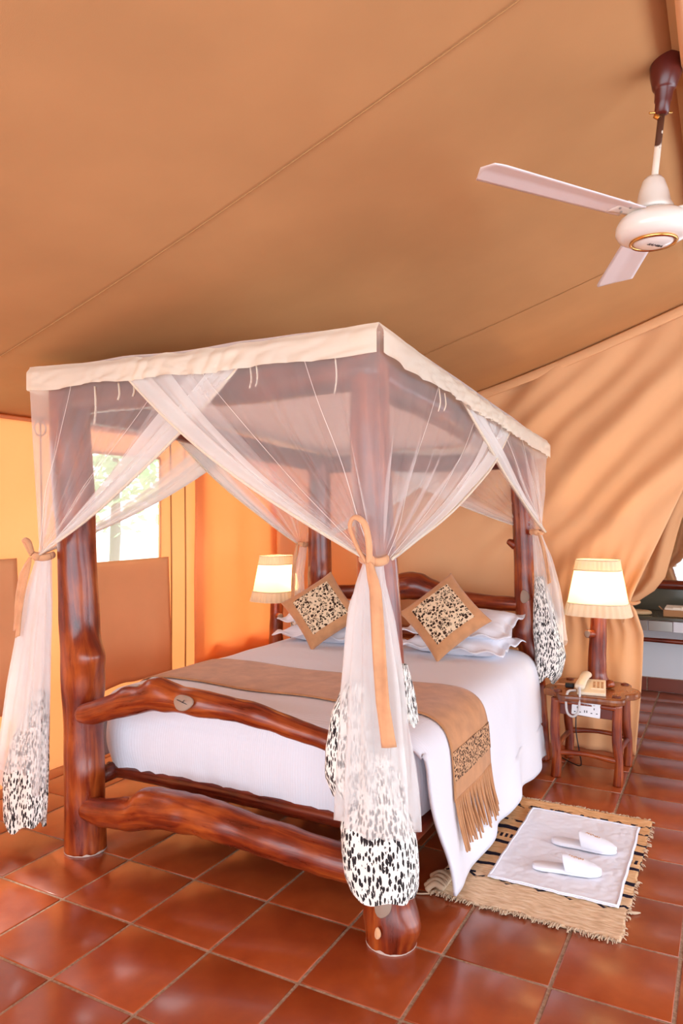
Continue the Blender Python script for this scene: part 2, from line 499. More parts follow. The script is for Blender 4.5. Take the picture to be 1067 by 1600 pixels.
for y in (4.43, 3.20, 4.60):
    tube('seam', [(XW+.012, y, .02, .006), (XW+.012, y+.01, 1.1, .006), (XW+.012, y-.005, 2.26, .006)], M['seam'], wall_left, seg=6)
tube('wall_hem', [(XW+.02, YF, 2.265, .012), (XW+.02, 6.0, 2.265, .012)], M['canvas_wall'], wall_left, n=20, seg=8)
for k, (a, b, c, d) in enumerate(WIN):
    wv = tag(grid('window_%d' % (k+1), 8, 8, lambda u, v: (XW-.006+.004*math.sin(5*u), a+(b-a)*u, c+(d-c)*v), M['screen']), kind='structure')
    for (p, q) in (((a, c), (b, c)), ((a, d), (b, d)), ((a, c), (a, d)), ((b, c), (b, d))):
        tube('window_hem', [(XW+.008, p[0], p[1], .009), (XW+.008, q[0], q[1], .009)], M['canvas_flap'], wv, seg=8)
# loose canvas flaps hanging under the windows
def flap(y0, y1, z0, z1, label, seed, taper=0.0):
    o = grid('window_flap', 30, 24, lambda u, v: (XW+.05+.018*math.sin(u*7+seed)*(1-v)+.012*nz(u*4, v*3, seed)+.02*(1-v),
             y0+(y1-y0)*u+taper*(1-v)**2*(1 if u > .5 else 0)*(u-.5)*2, z0+(z1-z0)*v+.02*nz(u*5, seed)*(1-v)), M['canvas_flap'])
    solid(o, .005); tag(o, label, 'window flap', 'canvas flaps under the tent windows'); return o
flap(3.36, 4.36, .44, 1.335, 'brown canvas window flap hanging below the bright window beside the bed', 1.0)
flap(1.75, 2.99, .46, 1.40, 'brown canvas window flap at the left edge beside the hanging net', 4.0, .16)
# a loose canvas panel on the left wall behind the bed lamp
cp = grid('hanging_canvas', 50, 20, lambda u, v: (XW+.045+.014*math.sin(u*17)+.014*nz(u*6, v*2), 4.68+(5.93-4.68)*u, .42+(2.2-.42)*v), M['canvas_panel'])
solid(cp, .004); tag(cp, 'orange canvas wall panel glowing behind the left bedside lamp', 'canvas panel')
# ring hook at the top of the left wall
rg = empty('ring_hook', (XW+.03, 3.17, 2.17)); tag(rg, 'small metal ring hook on the left wall near the ceiling', 'hook')
tube('ring', [(XW+.04, 3.17+.045*math.sin(a*PI/8), 2.215+.045*math.cos(a*PI/8), .005) for a in range(17)], M['steel'], rg, n=2, seg=6)
tube('strap', [(XW+.006, 3.17, 2.275, .012), (XW+.04, 3.17, 2.262, .012)], M['seam'], rg, n=2, seg=6)
# right wall (out of frame), far wall of the bathroom
def wr_skip(u, v):
    y, z = YF+(5.2-YF)*u, 2.3*v
    return -.4 < y < 4.8 and .6 < z < 2.1
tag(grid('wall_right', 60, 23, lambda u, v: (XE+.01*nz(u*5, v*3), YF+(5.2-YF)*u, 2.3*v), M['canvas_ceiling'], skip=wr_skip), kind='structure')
wf = box('wall_back', (-4.0, 3.6, YB, YB+.1, -.12, 2.9), M['white_wall']); tag(wf, kind='structure')
bb = box('baseboard_back', (-4.0, 3.5, YB-.006, YB, 0, .13), M['grout']); tag(bb, kind='structure')
for i in range(-4, 6):
    x = -.66+i*.4
    box('skirting_tile', (x+.006, x+.394, YB-.016, YB-.004, .002, .125), M['tile_dark'], bb, .002)

# ------------------------------------------------------------------ the draped canvas curtain behind the bed
ZT = 1.06
def cur_edge(z):
    return interp([0, .45, .85, 1.02, ZT, 1.12, 1.35, 1.85, 2.4, 3.1], [-.555, -.52, -.50, -.55, -.585, -.565, -.47, -.25, .05, .55], z)
def cur(u, v):
    xa = -1.45; xt = .55
    x0 = -3.93+(xt+3.93)*u
    ztop = lambda x: zc(min(x, .9), 5.37)-.03
    zz = v
    z = v*ztop(min(x0, .6))
    x = x0
    if x0 > xa: x = xa+(x0-xa)/(xt-xa)*(cur_edge(z)-xa)
    y = 5.37+.62*sstep(-2.0, -3.9, x)
    k = sstep(-1.9, -1.2, x0)
    comp = max(0, min(1, (x0-xa)/(xt-xa)))
    up = sstep(.7, 1.5, z)
    # slanting tension folds running from the upper right down to the left
    q = (x-z*.92)
    f = .030*math.sin(q*9.5+1.2*nz(x*1.3, z*1.1))+.018*math.sin(q*21+2*nz(x*2, z*2, 4))
    y += f*k*up*(.35+.65*sstep(3.1, 2.3, z))
    # gathers at the tie and straight pleats below it
    g = math.exp(-((z-ZT)/.28)**2)
    y += .022*math.sin(x0*34)*comp*g
    y += .016*math.sin(x0*16+.5)*comp*(1-up)
    y += .02*nz(x*1.2, z*1.2, 7)+.012*math.sin(x0*5.1)*(1-k)
    y -= .035*g*comp*comp
    return (x, y, z)
cu = empty('canvas_curtain', (-1.8, 5.37, 0)); tag(cu, 'wide tan canvas curtain draped behind the bed and tied back', 'curtain')
o = grid('drape', 150, 90, cur, M['canvas_curtain'], cu, lambda u, v: (u*4.5, v*3)); solid(o, .004)
tube('tieback', [(-.70, 5.40, 1.075, .012), (-.63, 5.29, 1.07, .013), (-.56, 5.29, 1.06, .013), (-.535, 5.40, 1.06, .012)], M['canvas_flap'], cu, n=6, seg=8)
tube('tie_end', [(-.60, 5.28, 1.06, .008), (-.61, 5.265, .99, .008), (-.62, 5.27, .93, .006)], M['canvas_flap'], cu, n=4, seg=6)
# second curtain layer further back, beyond the tied edge
c2 = grid('inner_curtain', 24, 30, lambda u, v: (interp([0, .9, 1.05, 1.10, 1.2, 1.6, 2.0, 3.1], [-.72, -.70, -.56, -.47, -.39, -.30, -.12, .4], 3.05*v)-.42*(1-u)+.02*nz(u*3, v*5),
          5.62+.03*math.sin(u*19+v*3), 3.05*v), M['canvas_flap'])
solid(c2, .004); tag(c2, 'darker inner canvas curtain behind the tied curtain edge', 'curtain')
rail = tube('curtain_hem_strip', [(x, 5.345, zc(x, 5.34)-.045, .022) for x in [-3.85+i*.28 for i in range(14)]], M['canvas_curtain'], cu, n=3, seg=8, squash=(1.6, .5))

# ------------------------------------------------------------------ four-poster bed of logs
bed = empty('four_poster_bed', (-2.0, 3.75, 0))
tag(bed, 'rustic four-poster bed built of varnished red-brown tree trunks', 'bed')
POST = {
 'fl': [(-2.83, 2.60, 0, .104), (-2.835, 2.60, .30, .100), (-2.845, 2.60, .62, .100), (-2.852, 2.60, .90, .101), (-2.865, 2.60, 1.06, .097), (-2.895, 2.60, 1.4, .094), (-2.93, 2.60, 1.85, .098), (-2.96, 2.60, 2.30, .10)],
 'fr': [(-1.165, 2.60, 0, .100), (-1.165, 2.60, .10, .106), (-1.175, 2.60, .26, .094), (-1.18, 2.60, .7, .092), (-1.212, 2.60, 1.3, .086), (-1.245, 2.60, 1.8, .081), (-1.255, 2.60, 2.32, .080)],
 'br': [(-1.125, 5.02, 0, .072), (-1.145, 4.99, .35, .070), (-1.175, 4.96, .75, .078), (-1.205, 4.95, 1.1, .076), (-1.225, 4.95, 1.6, .070), (-1.245, 4.95, 2.08, .07)],
 'bl': [(-2.86, 4.97, 0, .10), (-2.85, 4.96, .6, .096), (-2.835, 4.95, 1.1, .094), (-2.825, 4.95, 1.6, .088), (-2.83, 4.95, 2.10, .088)]}
posts = {}
BUMP = {'fl': [(-2.74, 2.55, .975, .085, .075), (-2.76, 2.57, .83, .09, .025), (-2.76, 2.55, .40, .06, .02)],
        'fr': [(-1.06, 2.57, .085, .05, .028), (-1.27, 2.58, .10, .06, .012)],
        'br': [(-1.26, 4.89, .86, .07, .045), (-1.22, 4.92, .55, .06, .03), (-1.10, 4.9, .72, .06, .02)], 'bl': [(-2.75, 4.88, 1.2, .08, .02)]}
for k, p in POST.items():
    posts[k] = tube('post', p, M['wood'], bed, n=14, seg=30, amp=.13, freq=4.2, seed={'fl': 1.3, 'fr': 4.2, 'br': 7.7, 'bl': 9.1}[k], bumps=BUMP.get(k, ()))
# burls, stubs and cut faces
def disc(name, c, n, rx, rz, m, parent, th=.006):
    n = Vector(n).normalized(); up = Vector((0, 0, 1)); a = up.cross(n).normalized(); b = n.cross(a); c = Vector(c)
    V = []; F = []; s = 18
    for j, (k, h) in enumerate(((1.0, -th), (1.0, 0), (.93, th*.4), (.0001, th*.4))):
        for i in range(s):
            t = 2*PI*i/s; q = 1+.07*math.sin(3*t+c.x*9)
            V.append(tuple(c+a*math.cos(t)*rx*k*q+b*math.sin(t)*rz*k*q+n*h))
    for j in range(3):
        for i in range(s): F.append((j*s+i, j*s+(i+1) % s, (j+1)*s+(i+1) % s, (j+1)*s+i))
    return mk(name, V, F, m, parent)
disc('cut_face', (-1.152, 2.497, .205), (.12, -1, .12), .034, .062, M['cut_wood'], posts['fr'])
for k_ in ('fl', 'fr'):
    base_ = [Vector(v.co)+wl_of(posts[k_]) for v in posts[k_].data.vertices[0:30]]; mid_ = sum(base_, Vector())/30
    V = []; F = []
    for j in range(3):
        for i, p in enumerate(base_):
            q = mid_+(p-mid_)*(1.004, 1.012, 1.004)[j]
            V.append((q.x, q.y, (0, .002, .004+.016*abs(nz(i*1.7, q.x)))[j]))
    for j in range(2):
        for i in range(30): F.append((j*30+i, j*30+(i+1) % 30, (j+1)*30+(i+1) % 30, (j+1)*30+i))
    mk('worn_edge', V, F, M['worn_wood'], posts[k_])
disc('scar', (-1.168, 2.486, .085), (-.05, -1, 0), .012, .022, M['suede_tie'], posts['fr'])
tube('stub', [(-1.28, 4.93, 1.46, .034), (-1.315, 4.92, 1.48, .022)], M['wood'], posts['br'], seg=12, n=3, rnd=.7)
disc('cut_face', (-1.197, 4.868, 1.115), (.05, -1, .05), .03, .044, M['cut_wood'], posts['br'])
# foot rails: points traced from image pixels, then scaled about the camera
fr1 = tube('foot_rail', [(-2.735, 2.495, .712, .046), (-2.66, 2.50, .728, .056), (-2.49, 2.50, .790, .060), (-2.34, 2.50, .835, .064), (-2.235, 2.50, .853, .066), (-2.08, 2.51, .846, .058),
            (-1.81, 2.53, .830, .048), (-1.57, 2.55, .787, .042), (-1.38, 2.56, .752, .039), (-1.20, 2.58, .715, .040)], M['wood'], bed, n=9, seg=24, amp=.16, freq=5.5, rnd=.8, seed=3,
            bumps=[(-2.27, 2.47, .93, .06, .035), (-2.05, 2.43, .875, .07, .030), (-2.45, 2.47, .87, .05, .012), (-1.72, 2.5, .87, .07, .012)])
cf = disc('cut_face', (-2.055, 2.418, .868), (.05, -1, .42), .050, .034, M['cut_wood'], fr1)
for p, q in (((-2.083, 2.412, .878), (-2.027, 2.416, .862)), ((-2.07, 2.42, .857), (-2.04, 2.409, .882))):
    tube('crack', [p+(.0016,), q+(.0016,)], M['dark_print'], fr1, n=2, seg=5)
tube('bark_ridge', [(-1.95, 2.515, .876, .005), (-1.80, 2.525, .874, .012), (-1.65, 2.54, .842, .011), (-1.56, 2.545, .820, .004)], M['wood_tan'], fr1, n=5, seg=8, amp=.3, freq=12)
fr2 = tube('foot_rail', [(-2.78, 2.565, .225, .056), (-2.62, 2.55, .240, .068), (-2.46, 2.545, .270, .078), (-2.34, 2.54, .315, .086), (-2.16, 2.54, .335, .086), (-1.97, 2.54, .332, .084),
            (-1.65, 2.545, .305, .079), (-1.38, 2.56, .285, .072), (-1.18, 2.58, .272, .068)], M['wood'], bed, n=9, seg=24, amp=.15, freq=5.0, seed=11, bumps=[(-2.36, 2.48, .39, .06, .022), (-2.0, 2.46, .3, .05, .012)])
# bed frame below the mattress
tube('bearer_rail', [(-2.87, 2.79, .335, .036), (-2.4, 2.78, .350, .036), (-1.9, 2.78, .35, .038), (-1.4, 2.78, .345, .036), (-1.13, 2.79, .345, .036)], M['wood_dark'], bed, n=6, seg=12, amp=.12)
for x in (-2.83, -1.17):
    tube('side_rail', [(x, 2.68, .335, .042), (x, 3.5, .34, .044), (x, 4.3, .335, .042), (x+.02, 4.92, .34, .040)], M['wood_dark'], bed, n=6, seg=12, amp=.12, seed=x)
for y in (3.05, 3.5, 3.95, 4.4):
    box('slat', (-2.82, -1.18, y-.05, y+.05, .335, .36), M['wood_tan'], bed, .004)
box('bearer_block', (-2.06, -1.98, 2.95, 4.8, .25, .335), M['wood_dark'], bed, .004)
box('centre_leg', (-2.05, -1.99, 3.75, 3.81, 0, .25), M['wood_dark'], bed, .004)
# headboard logs
tube('head_rail', [(-2.84, 4.95, 1.05, .055), (-2.5, 4.94, 1.075, .060), (-2.25, 4.93, 1.10, .074), (-2.10, 4.92, 1.135, .095), (-2.0, 4.92, 1.145, .102), (-1.88, 4.92, 1.115, .082), (-1.7, 4.93, 1.07, .062),
     (-1.5, 4.94, 1.055, .054), (-1.2, 4.95, 1.05, .050)], M['wood'], bed, n=7, seg=18, amp=.14, freq=5, seed=5)
tube('head_rail', [(-2.84, 4.97, .78, .05), (-2.0, 4.97, .80, .052), (-1.17, 4.98, .80, .05)], M['wood'], bed, n=8, seg=14, amp=.14, seed=8)
# canopy beams
for a, b in (((-3.0, 2.60, 2.245, .078), (-1.2, 2.60, 2.245, .080)), ((-2.955, 2.62, 2.23, .075), (-2.83, 5.0, 2.06, .07)),
             ((-1.25, 2.62, 2.23, .078), (-1.245, 5.0, 2.05, .066)), ((-2.88, 4.96, 2.05, .066), (-1.2, 4.96, 2.04, .064))):
    m_ = [tuple(a[i]+(b[i]-a[i])*t+(.012*math.sin(t*7) if i == 2 else 0) for i in range(4)) for t in (0, .33, .66, 1)]
    tube('canopy_beam', m_, M['wood_dark'], bed, n=8, seg=16, amp=.10, freq=4, seed=a[0]*3)

# ------------------------------------------------------------------ mattress, bedspread, runner
XC = -2.03
PROF = [(0, .738), (.55, .742), (.72, .742), (.82, .730), (.885, .695), (.915, .63), (.93, .52), (.95, .36), (.975, .18), (.99, .04)]
PL = [0]
PC = catmull([(x, 0, z) for x, z in PROF], 8)
for i in range(1, len(PC)): PL.append(PL[-1]+(PC[i]-PC[i-1]).length)
LTOT = PL[-1]
def section(d):
    """point and outward normal of the made bed's cross-section at arc length d from the centre line (right positive)"""
    s = abs(d); i = 0
    while i < len(PL)-2 and PL[i+1] < s: i += 1
    t = (s-PL[i])/(PL[i+1]-PL[i]); p = PC[i].lerp(PC[i+1], t); tg = (PC[i+1]-PC[i]).normalized()
    n = Vector((-tg.z, 0, tg.x)); sg = 1 if d >= 0 else -1
    return sg*p.x+XC, p.z, n.x*sg, n.z
def mattress_pt(u, v):
    # u runs round the plan, v from the bottom to the top centre
    a = 2*PI*u; hx, hy = .895, 1.055; cx, cyy = -2.03, 3.80
    e = 16.0
    c, s = math.cos(a), math.sin(a)
    rr = (abs(c)**e+abs(s)**e)**(-1/e)
    x, y = c*rr, s*rr
    if v < .62:
        t = v/.62; z = .365+.35*t
        k = 1-.02*(1-math.sin(PI*min(1, t*1.15)))-.02*sstep(.8, 1, t)
        px_, py_ = x*hx*k, y*hy*k
        wr = .011*math.sin(px_*48+4*nz(px_*4, t*2))*(1-t)*(.35+.65*abs(nz(px_*2.3, 3.0))*2)*sstep(.0, .3, abs(y)) if abs(y) > .8 else 0
        py_ += wr*(1 if y > 0 else -1)
        z += .014*nz(px_*3, 2)*(1-t)
    else:
        t = (v-.62)/.38; k = (1-t)
        z = .715+.022*sstep(0, .25, t); px_, py_ = x*hx*(.96*k), y*hy*(.96*k)
    return (cx+px_, cyy+py_, z)
mat_ = grid('mattress', 160, 40, mattress_pt, M['sheet_foot'], None, lambda u, v: (u*5.9, v*.6), wrap=True)
tag(mat_, 'thick mattress tucked in a white sheet above the bed frame', 'mattress')
def spread_fold(y, z, side): return .016*math.sin(y*13+2*nz(y*2, z))*sstep(.6, .1, z)*side+.012*nz(y*5, z*3)*side
def spread_pt(u, v):
    dl, dr = -(PL[-1]-.32), LTOT-.01
    d = dl+(dr-dl)*u
    x, z, nx, nzz = section(d)
    side = sstep(.80, 1.0, abs(x-XC))
    y0 = 2.795+.05*side+.09*side*sstep(.5, .05, z)
    y1 = 4.84-.06*side
    y = y0+(y1-y0)*v
    fold = spread_fold(y, z, side)
    x += nx*(fold+.006); z += nzz*.006
    drop = sstep(.045, 0, v)          # rolls over the foot edge
    if side < .5: z -= .03*drop*drop
    if side > .9 and x > XC: z = max(.012, z+.045*sstep(3.1, 4.4, y)*sstep(.4, .1, z)+.008*math.sin(y*11))
    if side > .5: y -= .0*drop
    z += .004*nz(x*4, y*4)*(1-side)
    return (x, y, z)
sp = grid('bedspread', 150, 90, spread_pt, M['sheet'], None, lambda u, v: (u*3.0, v*2.05))
solid(sp, .014, 1); tag(sp, 'white ribbed bedspread hanging down the right side of the bed', 'bedspread')
rn = empty('bed_runner', (-2.03, 3.35, .74)); tag(rn, 'tan suede bed runner with leopard band and fringed end', 'bed runner')
DR = LTOT-.36
def runner_pt(d, t, lift):
    x, z, nx, nzz = section(d)
    side = sstep(.82, .95, abs(x-XC))
    y = 3.08+.55*t-.03*side*sstep(.7, .3, z)
    y += .01*math.sin(d*9)*(1-side)
    k = .026+lift+.004*nz(d*3, t*3)+spread_fold(y, z, sstep(.80, 1.0, abs(x-XC)))
    return (x+nx*k, y, z+nzz*k+.0)
o = grid('cloth', 150, 24, lambda u, v: runner_pt(-1.16+(DR+1.16)*u, v, 0), M['suede'], rn, lambda u, v: (u*2.6, v*.55)); solid(o, .006, 1)
o = grid('leopard_band', 24, 24, lambda u, v: runner_pt(DR-.21+.125*u, v, .0075), M['leo_band'], rn, lambda u, v: (u*.125, v*.55)); solid(o, .002, 1)
for i in range(44):
    t = (i+.5)/44; p = Vector(runner_pt(DR-.01, t, .004)); L = .21+random.uniform(-.04, .03); dy = random.uniform(-.02, .012)
    q = section(DR+.1); out = .02+random.uniform(0, .022)
    tube('fringe_strand', [(p.x, p.y, p.z, .0042), (p.x+out*.6, p.y+dy*.4, p.z-L*.45, .0056), (p.x+out+.02, p.y+dy, max(.05, p.z-L), .0045)], M['suede'], rn, n=3, seg=5)

# ------------------------------------------------------------------ pillows and cushions
def pillow_geo(a, b, w, d, h, flange, seed):
    """a, b in -1..1 on one face -> x, y, half thickness"""
    ex = (1-abs(a)**2.6)*(1-abs(b)**2.6)
    t = h*max(0, ex)**.42
    x = a*w*(1-.05*(1-abs(b))**1.5*abs(a)**6+.0); y = b*d
    x *= 1-.06*(1-b*b)*abs(a)**4; y *= 1-.06*(1-a*a)*abs(b)**4
    return x, y, t*(1+.12*nz(a*2+seed, b*2))+.004*nz(a*7, b*7+seed)
def pillow(c, rot, label, seed, w=.34, d=.235, h=.062):
    n = 34; V = []; F = []
    R = rot
    for s in (1, -1):
        for j in range(n+1):
            for i in range(n+1):
                a, b = -1+2*i/n, -1+2*j/n; fl = .86
                aa, bb = max(-1, min(1, a/fl)), max(-1, min(1, b/fl))
                x, y, t = pillow_geo(aa, bb, w*fl, d*fl, h, 0, seed)
                rim = 0
                if abs(a) > fl: x += (abs(a)-fl)*w*(1 if a > 0 else -1); rim = 1
                if abs(b) > fl: y += (abs(b)-fl)*d*(1 if b > 0 else -1); rim = 1
                z = s*(t+.004)+(.012*math.sin(a*13+b*9+seed) if rim else 0)-(.02 if rim else 0)*0
                p = R @ Vector((x, y, z)); V.append((c[0]+p.x, c[1]+p.y, c[2]+p.z))
    m2 = (n+1)*(n+1)
    for s in (0, 1):
        for j in range(n):
            for i in range(n):
                q = s*m2+j*(n+1)+i; f = (q, q+1, q+n+2, q+n+1)
                F.append(f if s == 0 else f[::-1])
    rimi = [i for i in range(n+1)]+[(j+1)*(n+1)-1 for j in range(1, n+1)]+[n*(n+1)+i for i in range(n-1, -1, -1)]+[j*(n+1) for j in range(n-1, 0, -1)]
    for k in range(len(rimi)):
        a, b = rimi[k], rimi[(k+1) % len(rimi)]; F.append((a, a+m2, b+m2, b))
    o = mk('pillow', V, F, M['pillow'], None, [(v[0], v[1]) for v in V])
    return tag(o, label, 'pillow', 'white pillows at the head of the bed')
def rotm(x=0, y=0, z=0):
    return (Matrix.Rotation(math.radians(z), 3, 'Z') @ Matrix.Rotation(math.radians(y), 3, 'Y') @ Matrix.Rotation(math.radians(x), 3, 'X'))
pillow((-1.555, 4.60, .822), rotm(2, 0, -3), 'white pillow under the upper one in the right-hand stack', 1.0, .37)
pillow((-1.545, 4.65, .948), rotm(12, 0, 2), 'white pillow on top of the right-hand stack, behind the cushion', 4.0, .36)
pillow((-2.52, 4.60, .822), rotm(2, 0, 3), 'white pillow under the upper one in the left-hand stack', 8.0, .37)
pillow((-2.52, 4.65, .948), rotm(12, 0, -2), 'white pillow on top of the left-hand stack, behind the cushion', 11.0, .36)
def cushion(c, R, label, seed, hs=.208):
    root = empty('cushion', c); tag(root, label, 'cushion', 'tan and leopard cushions')
    n = 30; V = []; F = []
    def P(a, b, s, off=0):
        ex = (1-abs(a)**2.2)*(1-abs(b)**2.2)
        t = .075*max(0, ex)**.5*(1+.1*nz(a*2+seed, b*2))
        pin = 1-.10*((1-a*a)*abs(b)**3+(1-b*b)*abs(a)**3)*.9
        x = a*hs*(1-.12*(1-b*b)*abs(a)**3)*(1-.05*a*a*b*b); y = b*hs*(1-.12*(1-a*a)*abs(b)**3)*(1-.05*a*a*b*b)
        q = R @ Vector((x, y, s*(t+.005)+s*off)); return (c[0]+q.x, c[1]+q.y, c[2]+q.z)
    for s in (1, -1):
        for j in range(n+1):
            for i in range(n+1): V.append(P(-1+2*i/n, -1+2*j/n, s))
    m2 = (n+1)*(n+1)
    for s in (0, 1):
        for j in range(n):
            for i in range(n):
                q = s*m2+j*(n+1)+i; f = (q, q+1, q+n+2, q+n+1); F.append(f if s == 0 else f[::-1])
    rimi = [i for i in range(n+1)]+[(j+1)*(n+1)-1 for j in range(1, n+1)]+[n*(n+1)+i for i in range(n-1, -1, -1)]+[j*(n+1) for j in range(n-1, 0, -1)]
    for k in range(len(rimi)):
        a, b = rimi[k], rimi[(k+1) % len(rimi)]; F.append((a, a+m2, b+m2, b))
    mk('cover', V, F, M['suede'], root)
    k = .66
    g = grid('leopard_panel', 22, 22, lambda u, v: P((-1+2*u)*k, (-1+2*v)*k, 1, .0035), M['leo_cushion'], root, lambda u, v: (u*.26+seed, v*.26))
    g['label'] = 'square leopard print panel'
    tube('piping', [P(math.cos(t)*0+((-1, 1, 1, -1, -1)[i]), ((-1, -1, 1, 1, -1)[i]), 1)+(.004,) for i, t in enumerate((0, 1, 2, 3, 4))], M['suede'], root, n=1, seg=6) if False else None
    return root
RC = lambda yaw, lean, spin: rotm(z=yaw) @ rotm(x=lean) @ rotm(z=spin)
cushion((-1.58, 4.36, 1.02), RC(6, 62, 43), 'tan cushion with leopard panel leaning on the right-hand pillows', 3.0, .224)
cushion((-2.47, 4.35, 1.005), RC(20, 62, 36), 'tan cushion with leopard panel leaning on the left-hand pillows', 9.0, .218)

# ------------------------------------------------------------------ mosquito net on the canopy
CN = {'fl': Vector((-3.02, 2.42, 2.395)), 'fr': Vector((-1.14, 2.44, 2.39)), 'br': Vector((-1.07, 4.98, 2.165)), 'bl': Vector((-3.02, 5.02, 2.165))}
TIE = {'fl': Vector((-3.0, 2.49, 1.47)), 'fr': Vector((-1.15, 2.455, 1.51)), 'br': Vector((-1.115, 4.86, 1.55)), 'bl': Vector((-2.96, 4.93, 1.43))}
net = empty('mosquito_net', (-2.05, 3.7, 0)); tag(net, 'white mosquito net canopy with crossed sheer drapes over the bed', 'mosquito net')
def roof_pt(u, v):
    p = CN['fl'].lerp(CN['fr'], u).lerp(CN['bl'].lerp(CN['br'], u), v)
    sag = -.045*math.sin(PI*u)*math.sin(PI*v)-.02*abs(nz(u*3, v*3))
    return (p.x, p.y, p.z-.004+sag)
grid('roof', 40, 40, roof_pt, M['roof_cloth'], net)
SIDES = [('fl', 'fr', Vector((0, -1, 0))), ('fr', 'br', Vector((1, 0, 0))), ('br', 'bl', Vector((0, 1, 0))), ('bl', 'fl', Vector((-1, 0, 0)))]
for ia, (a, b, n) in enumerate(SIDES):
    A, B = CN[a], CN[b]; L = (B-A).length
    def val(u, v, A=A, B=B, n=n, L=L, ia=ia):
        p = A.lerp(B, u)
        g = math.exp(-((u-.5)/.22)**2)
        ends = sstep(0, .03, u)*sstep(1, .97, u)
        pl = (.022*abs(math.sin(u*L*34+v*2+3*nz(u*8, ia)))*g+.013*abs(math.sin(u*L*17+v*3+4*nz(u*5, v*2, ia)))+.008*nz(u*L*9, v*3, ia))*(.2+.8*v)*ends
        hgt = .115+.018*nz(u*6, ia)-.012*g+.02*math.sin(u*PI)*0
        out = .020*sstep(0, .3, v)+pl
        sagt = -.02*math.sin(PI*u)
        return tuple(p+n*out+Vector((0, 0, sagt-hgt*v+.006*math.sin(u*L*31)*(1-v)*g)))
    o = grid('valance', 260, 12, val, M['net_cloth'], net, lambda u, v: (u*L, v*.12))
def panel(ca, cb, fin, nrm, seed, sag=.07, layer=0):
    """sheer drape hung from the corner ca towards cb and gathered at the tie of ca; fin = how far along the top it reaches"""
    A, B, T = CN[ca], CN[cb], TIE[ca]; L = (B-A).length*fin; n = nrm
    along = (B-A).normalized()
    cd = Vector({'fl': (-1, -1, 0), 'fr': (1, -1, 0), 'br': (1, 1, 0), 'bl': (-1, 1, 0)}[ca]).normalized()
    def P(u, s, off=0.0):
        top = A.lerp(B, fin*u)+Vector((0, 0, -.035-.02*math.sin(PI*fin*u)))-n*.022*sstep(.35, .0, s)*sstep(0, .08, u)
        fu = sstep(0, .10, u)
        bot = T+(along*(.028*(u-.4))+n*(.02+.014*u))*fu+cd*.018*(1-fu)
        uu = u
        p = top.lerp(bot, s)
        p.z -= sag*4*s*(1-s)*(.25+.75*u)*(1-.35*s)*1.25
        # drape folds radiate from the tie
        am = (.4+1.2*s)*math.sin(PI*min(1, .08+s*.95))
        f = .014*math.sin(u*31+3.2*nz(u*5, seed))+.010*math.sin(u*67+4*nz(u*9, seed, s))+.016*nz(u*11, s*2.5, seed)
        p += n*(f*am+off+.012*layer)*fu+cd*.004*(1-fu)
        p += along*(.012*math.sin(u*45+seed)*am*fu)
        return p
    grid('net_drape', 90, 36, lambda u, s: P(u, s), M['net'], net, lambda u, s: (u*L, s*1.2))
    # denser gathered free edge
    for k, (u0, u1, off) in enumerate(((.80, 1.0, .010), (.89, 1.004, .020), (.72, .84, .006) )):
        def E(u, s, u0=u0, u1=u1, off=off, k=k):
            return P(u0+(u1-u0)*u, s, off+.006*math.sin(u*9+k+s*5))
        grid('gathered_edge', 14, 36, E, M['net_dense'] if k < 2 else M['net'], net, lambda u, s: (u*.15, s*1.2))
    tube('edge_hem', [tuple(P(1.0, i/18, .016))+(.0065,) for i in range(19)], M['net_cloth'], net, n=2, seg=6)
    for uu in (.66+.03*math.sin(seed*3), .30+.1*math.sin(seed*5)):
        tube('drape_crease', [tuple(P(uu+.02*math.sin(i*.3+seed), .02+i/16*.97, .010))+(.0014,) for i in range(17)], M['net_dense'], net, n=2, seg=5)
for i, (a, b, n) in enumerate(SIDES):
    panel(a, b, .69 if a != 'bl' else .66, n, i*2.0+1, .06 if i != 1 else .08, 0)
    panel(b, a, .69, n, i*2.0+2, .07 if i != 1 else .05, 1)
for (p, ln) in (((-2.60, 2.42, 2.25), .16), ((-2.45, 2.42, 2.255), .06), ((-2.36, 2.42, 2.255), .05), ((-1.72, 2.42, 2.26), .07), ((-1.69, 2.42, 2.26), .065), ((-1.33, 2.43, 2.26), .12), ((-1.10, 2.95, 2.20), .08), ((-1.10, 3.02, 2.19), .06)):
    tube('ribbon', [(p[0], p[1]+.02, p[2]+.02, .006), (p[0]+.006, p[1]+.02, p[2]-ln*.5, .007), (p[0]-.004, p[1]+.02, p[2]-ln, .006)], M['net_cloth'], net, n=4, seg=6, squash=(1, .25))
def tail(name, path, m, npl, amp, seed, uvh, ragged=.0, n=30):
    """hanging bunch of cloth below a tie; path: (x, y, z, half width, half depth)"""
    xs = [p[2] for p in path][::-1]
    def g(i, z): return interp(xs, [p[i] for p in path][::-1], z)
    z0, z1 = path[0][2], path[-1][2]
    def P(u, v):
        z = z0+(z1-z0)*v; a = 2*PI*u
        w_, d_ = g(3, z), g(4, z)
        f = 1+amp*math.sin(a*npl+2*nz(math.cos(a)*2+seed, math.sin(a)*2, v*1.5))*sstep(0, .25, v)+amp*.5*nz(math.cos(a)*3, math.sin(a)*3, v*4+seed)
        x = g(0, z)+math.cos(a)*w_*f; y = g(1, z)+math.sin(a)*d_*f
        zz = z+ragged*(math.sin(a*2+seed)+.6*math.sin(a*5+1))*v**3
        return (x, y, max(.015, zz))
    return grid(name, 120, n, P, m, net, lambda u, v: (u*1.5, v*(z0-z1)), wrap=True)
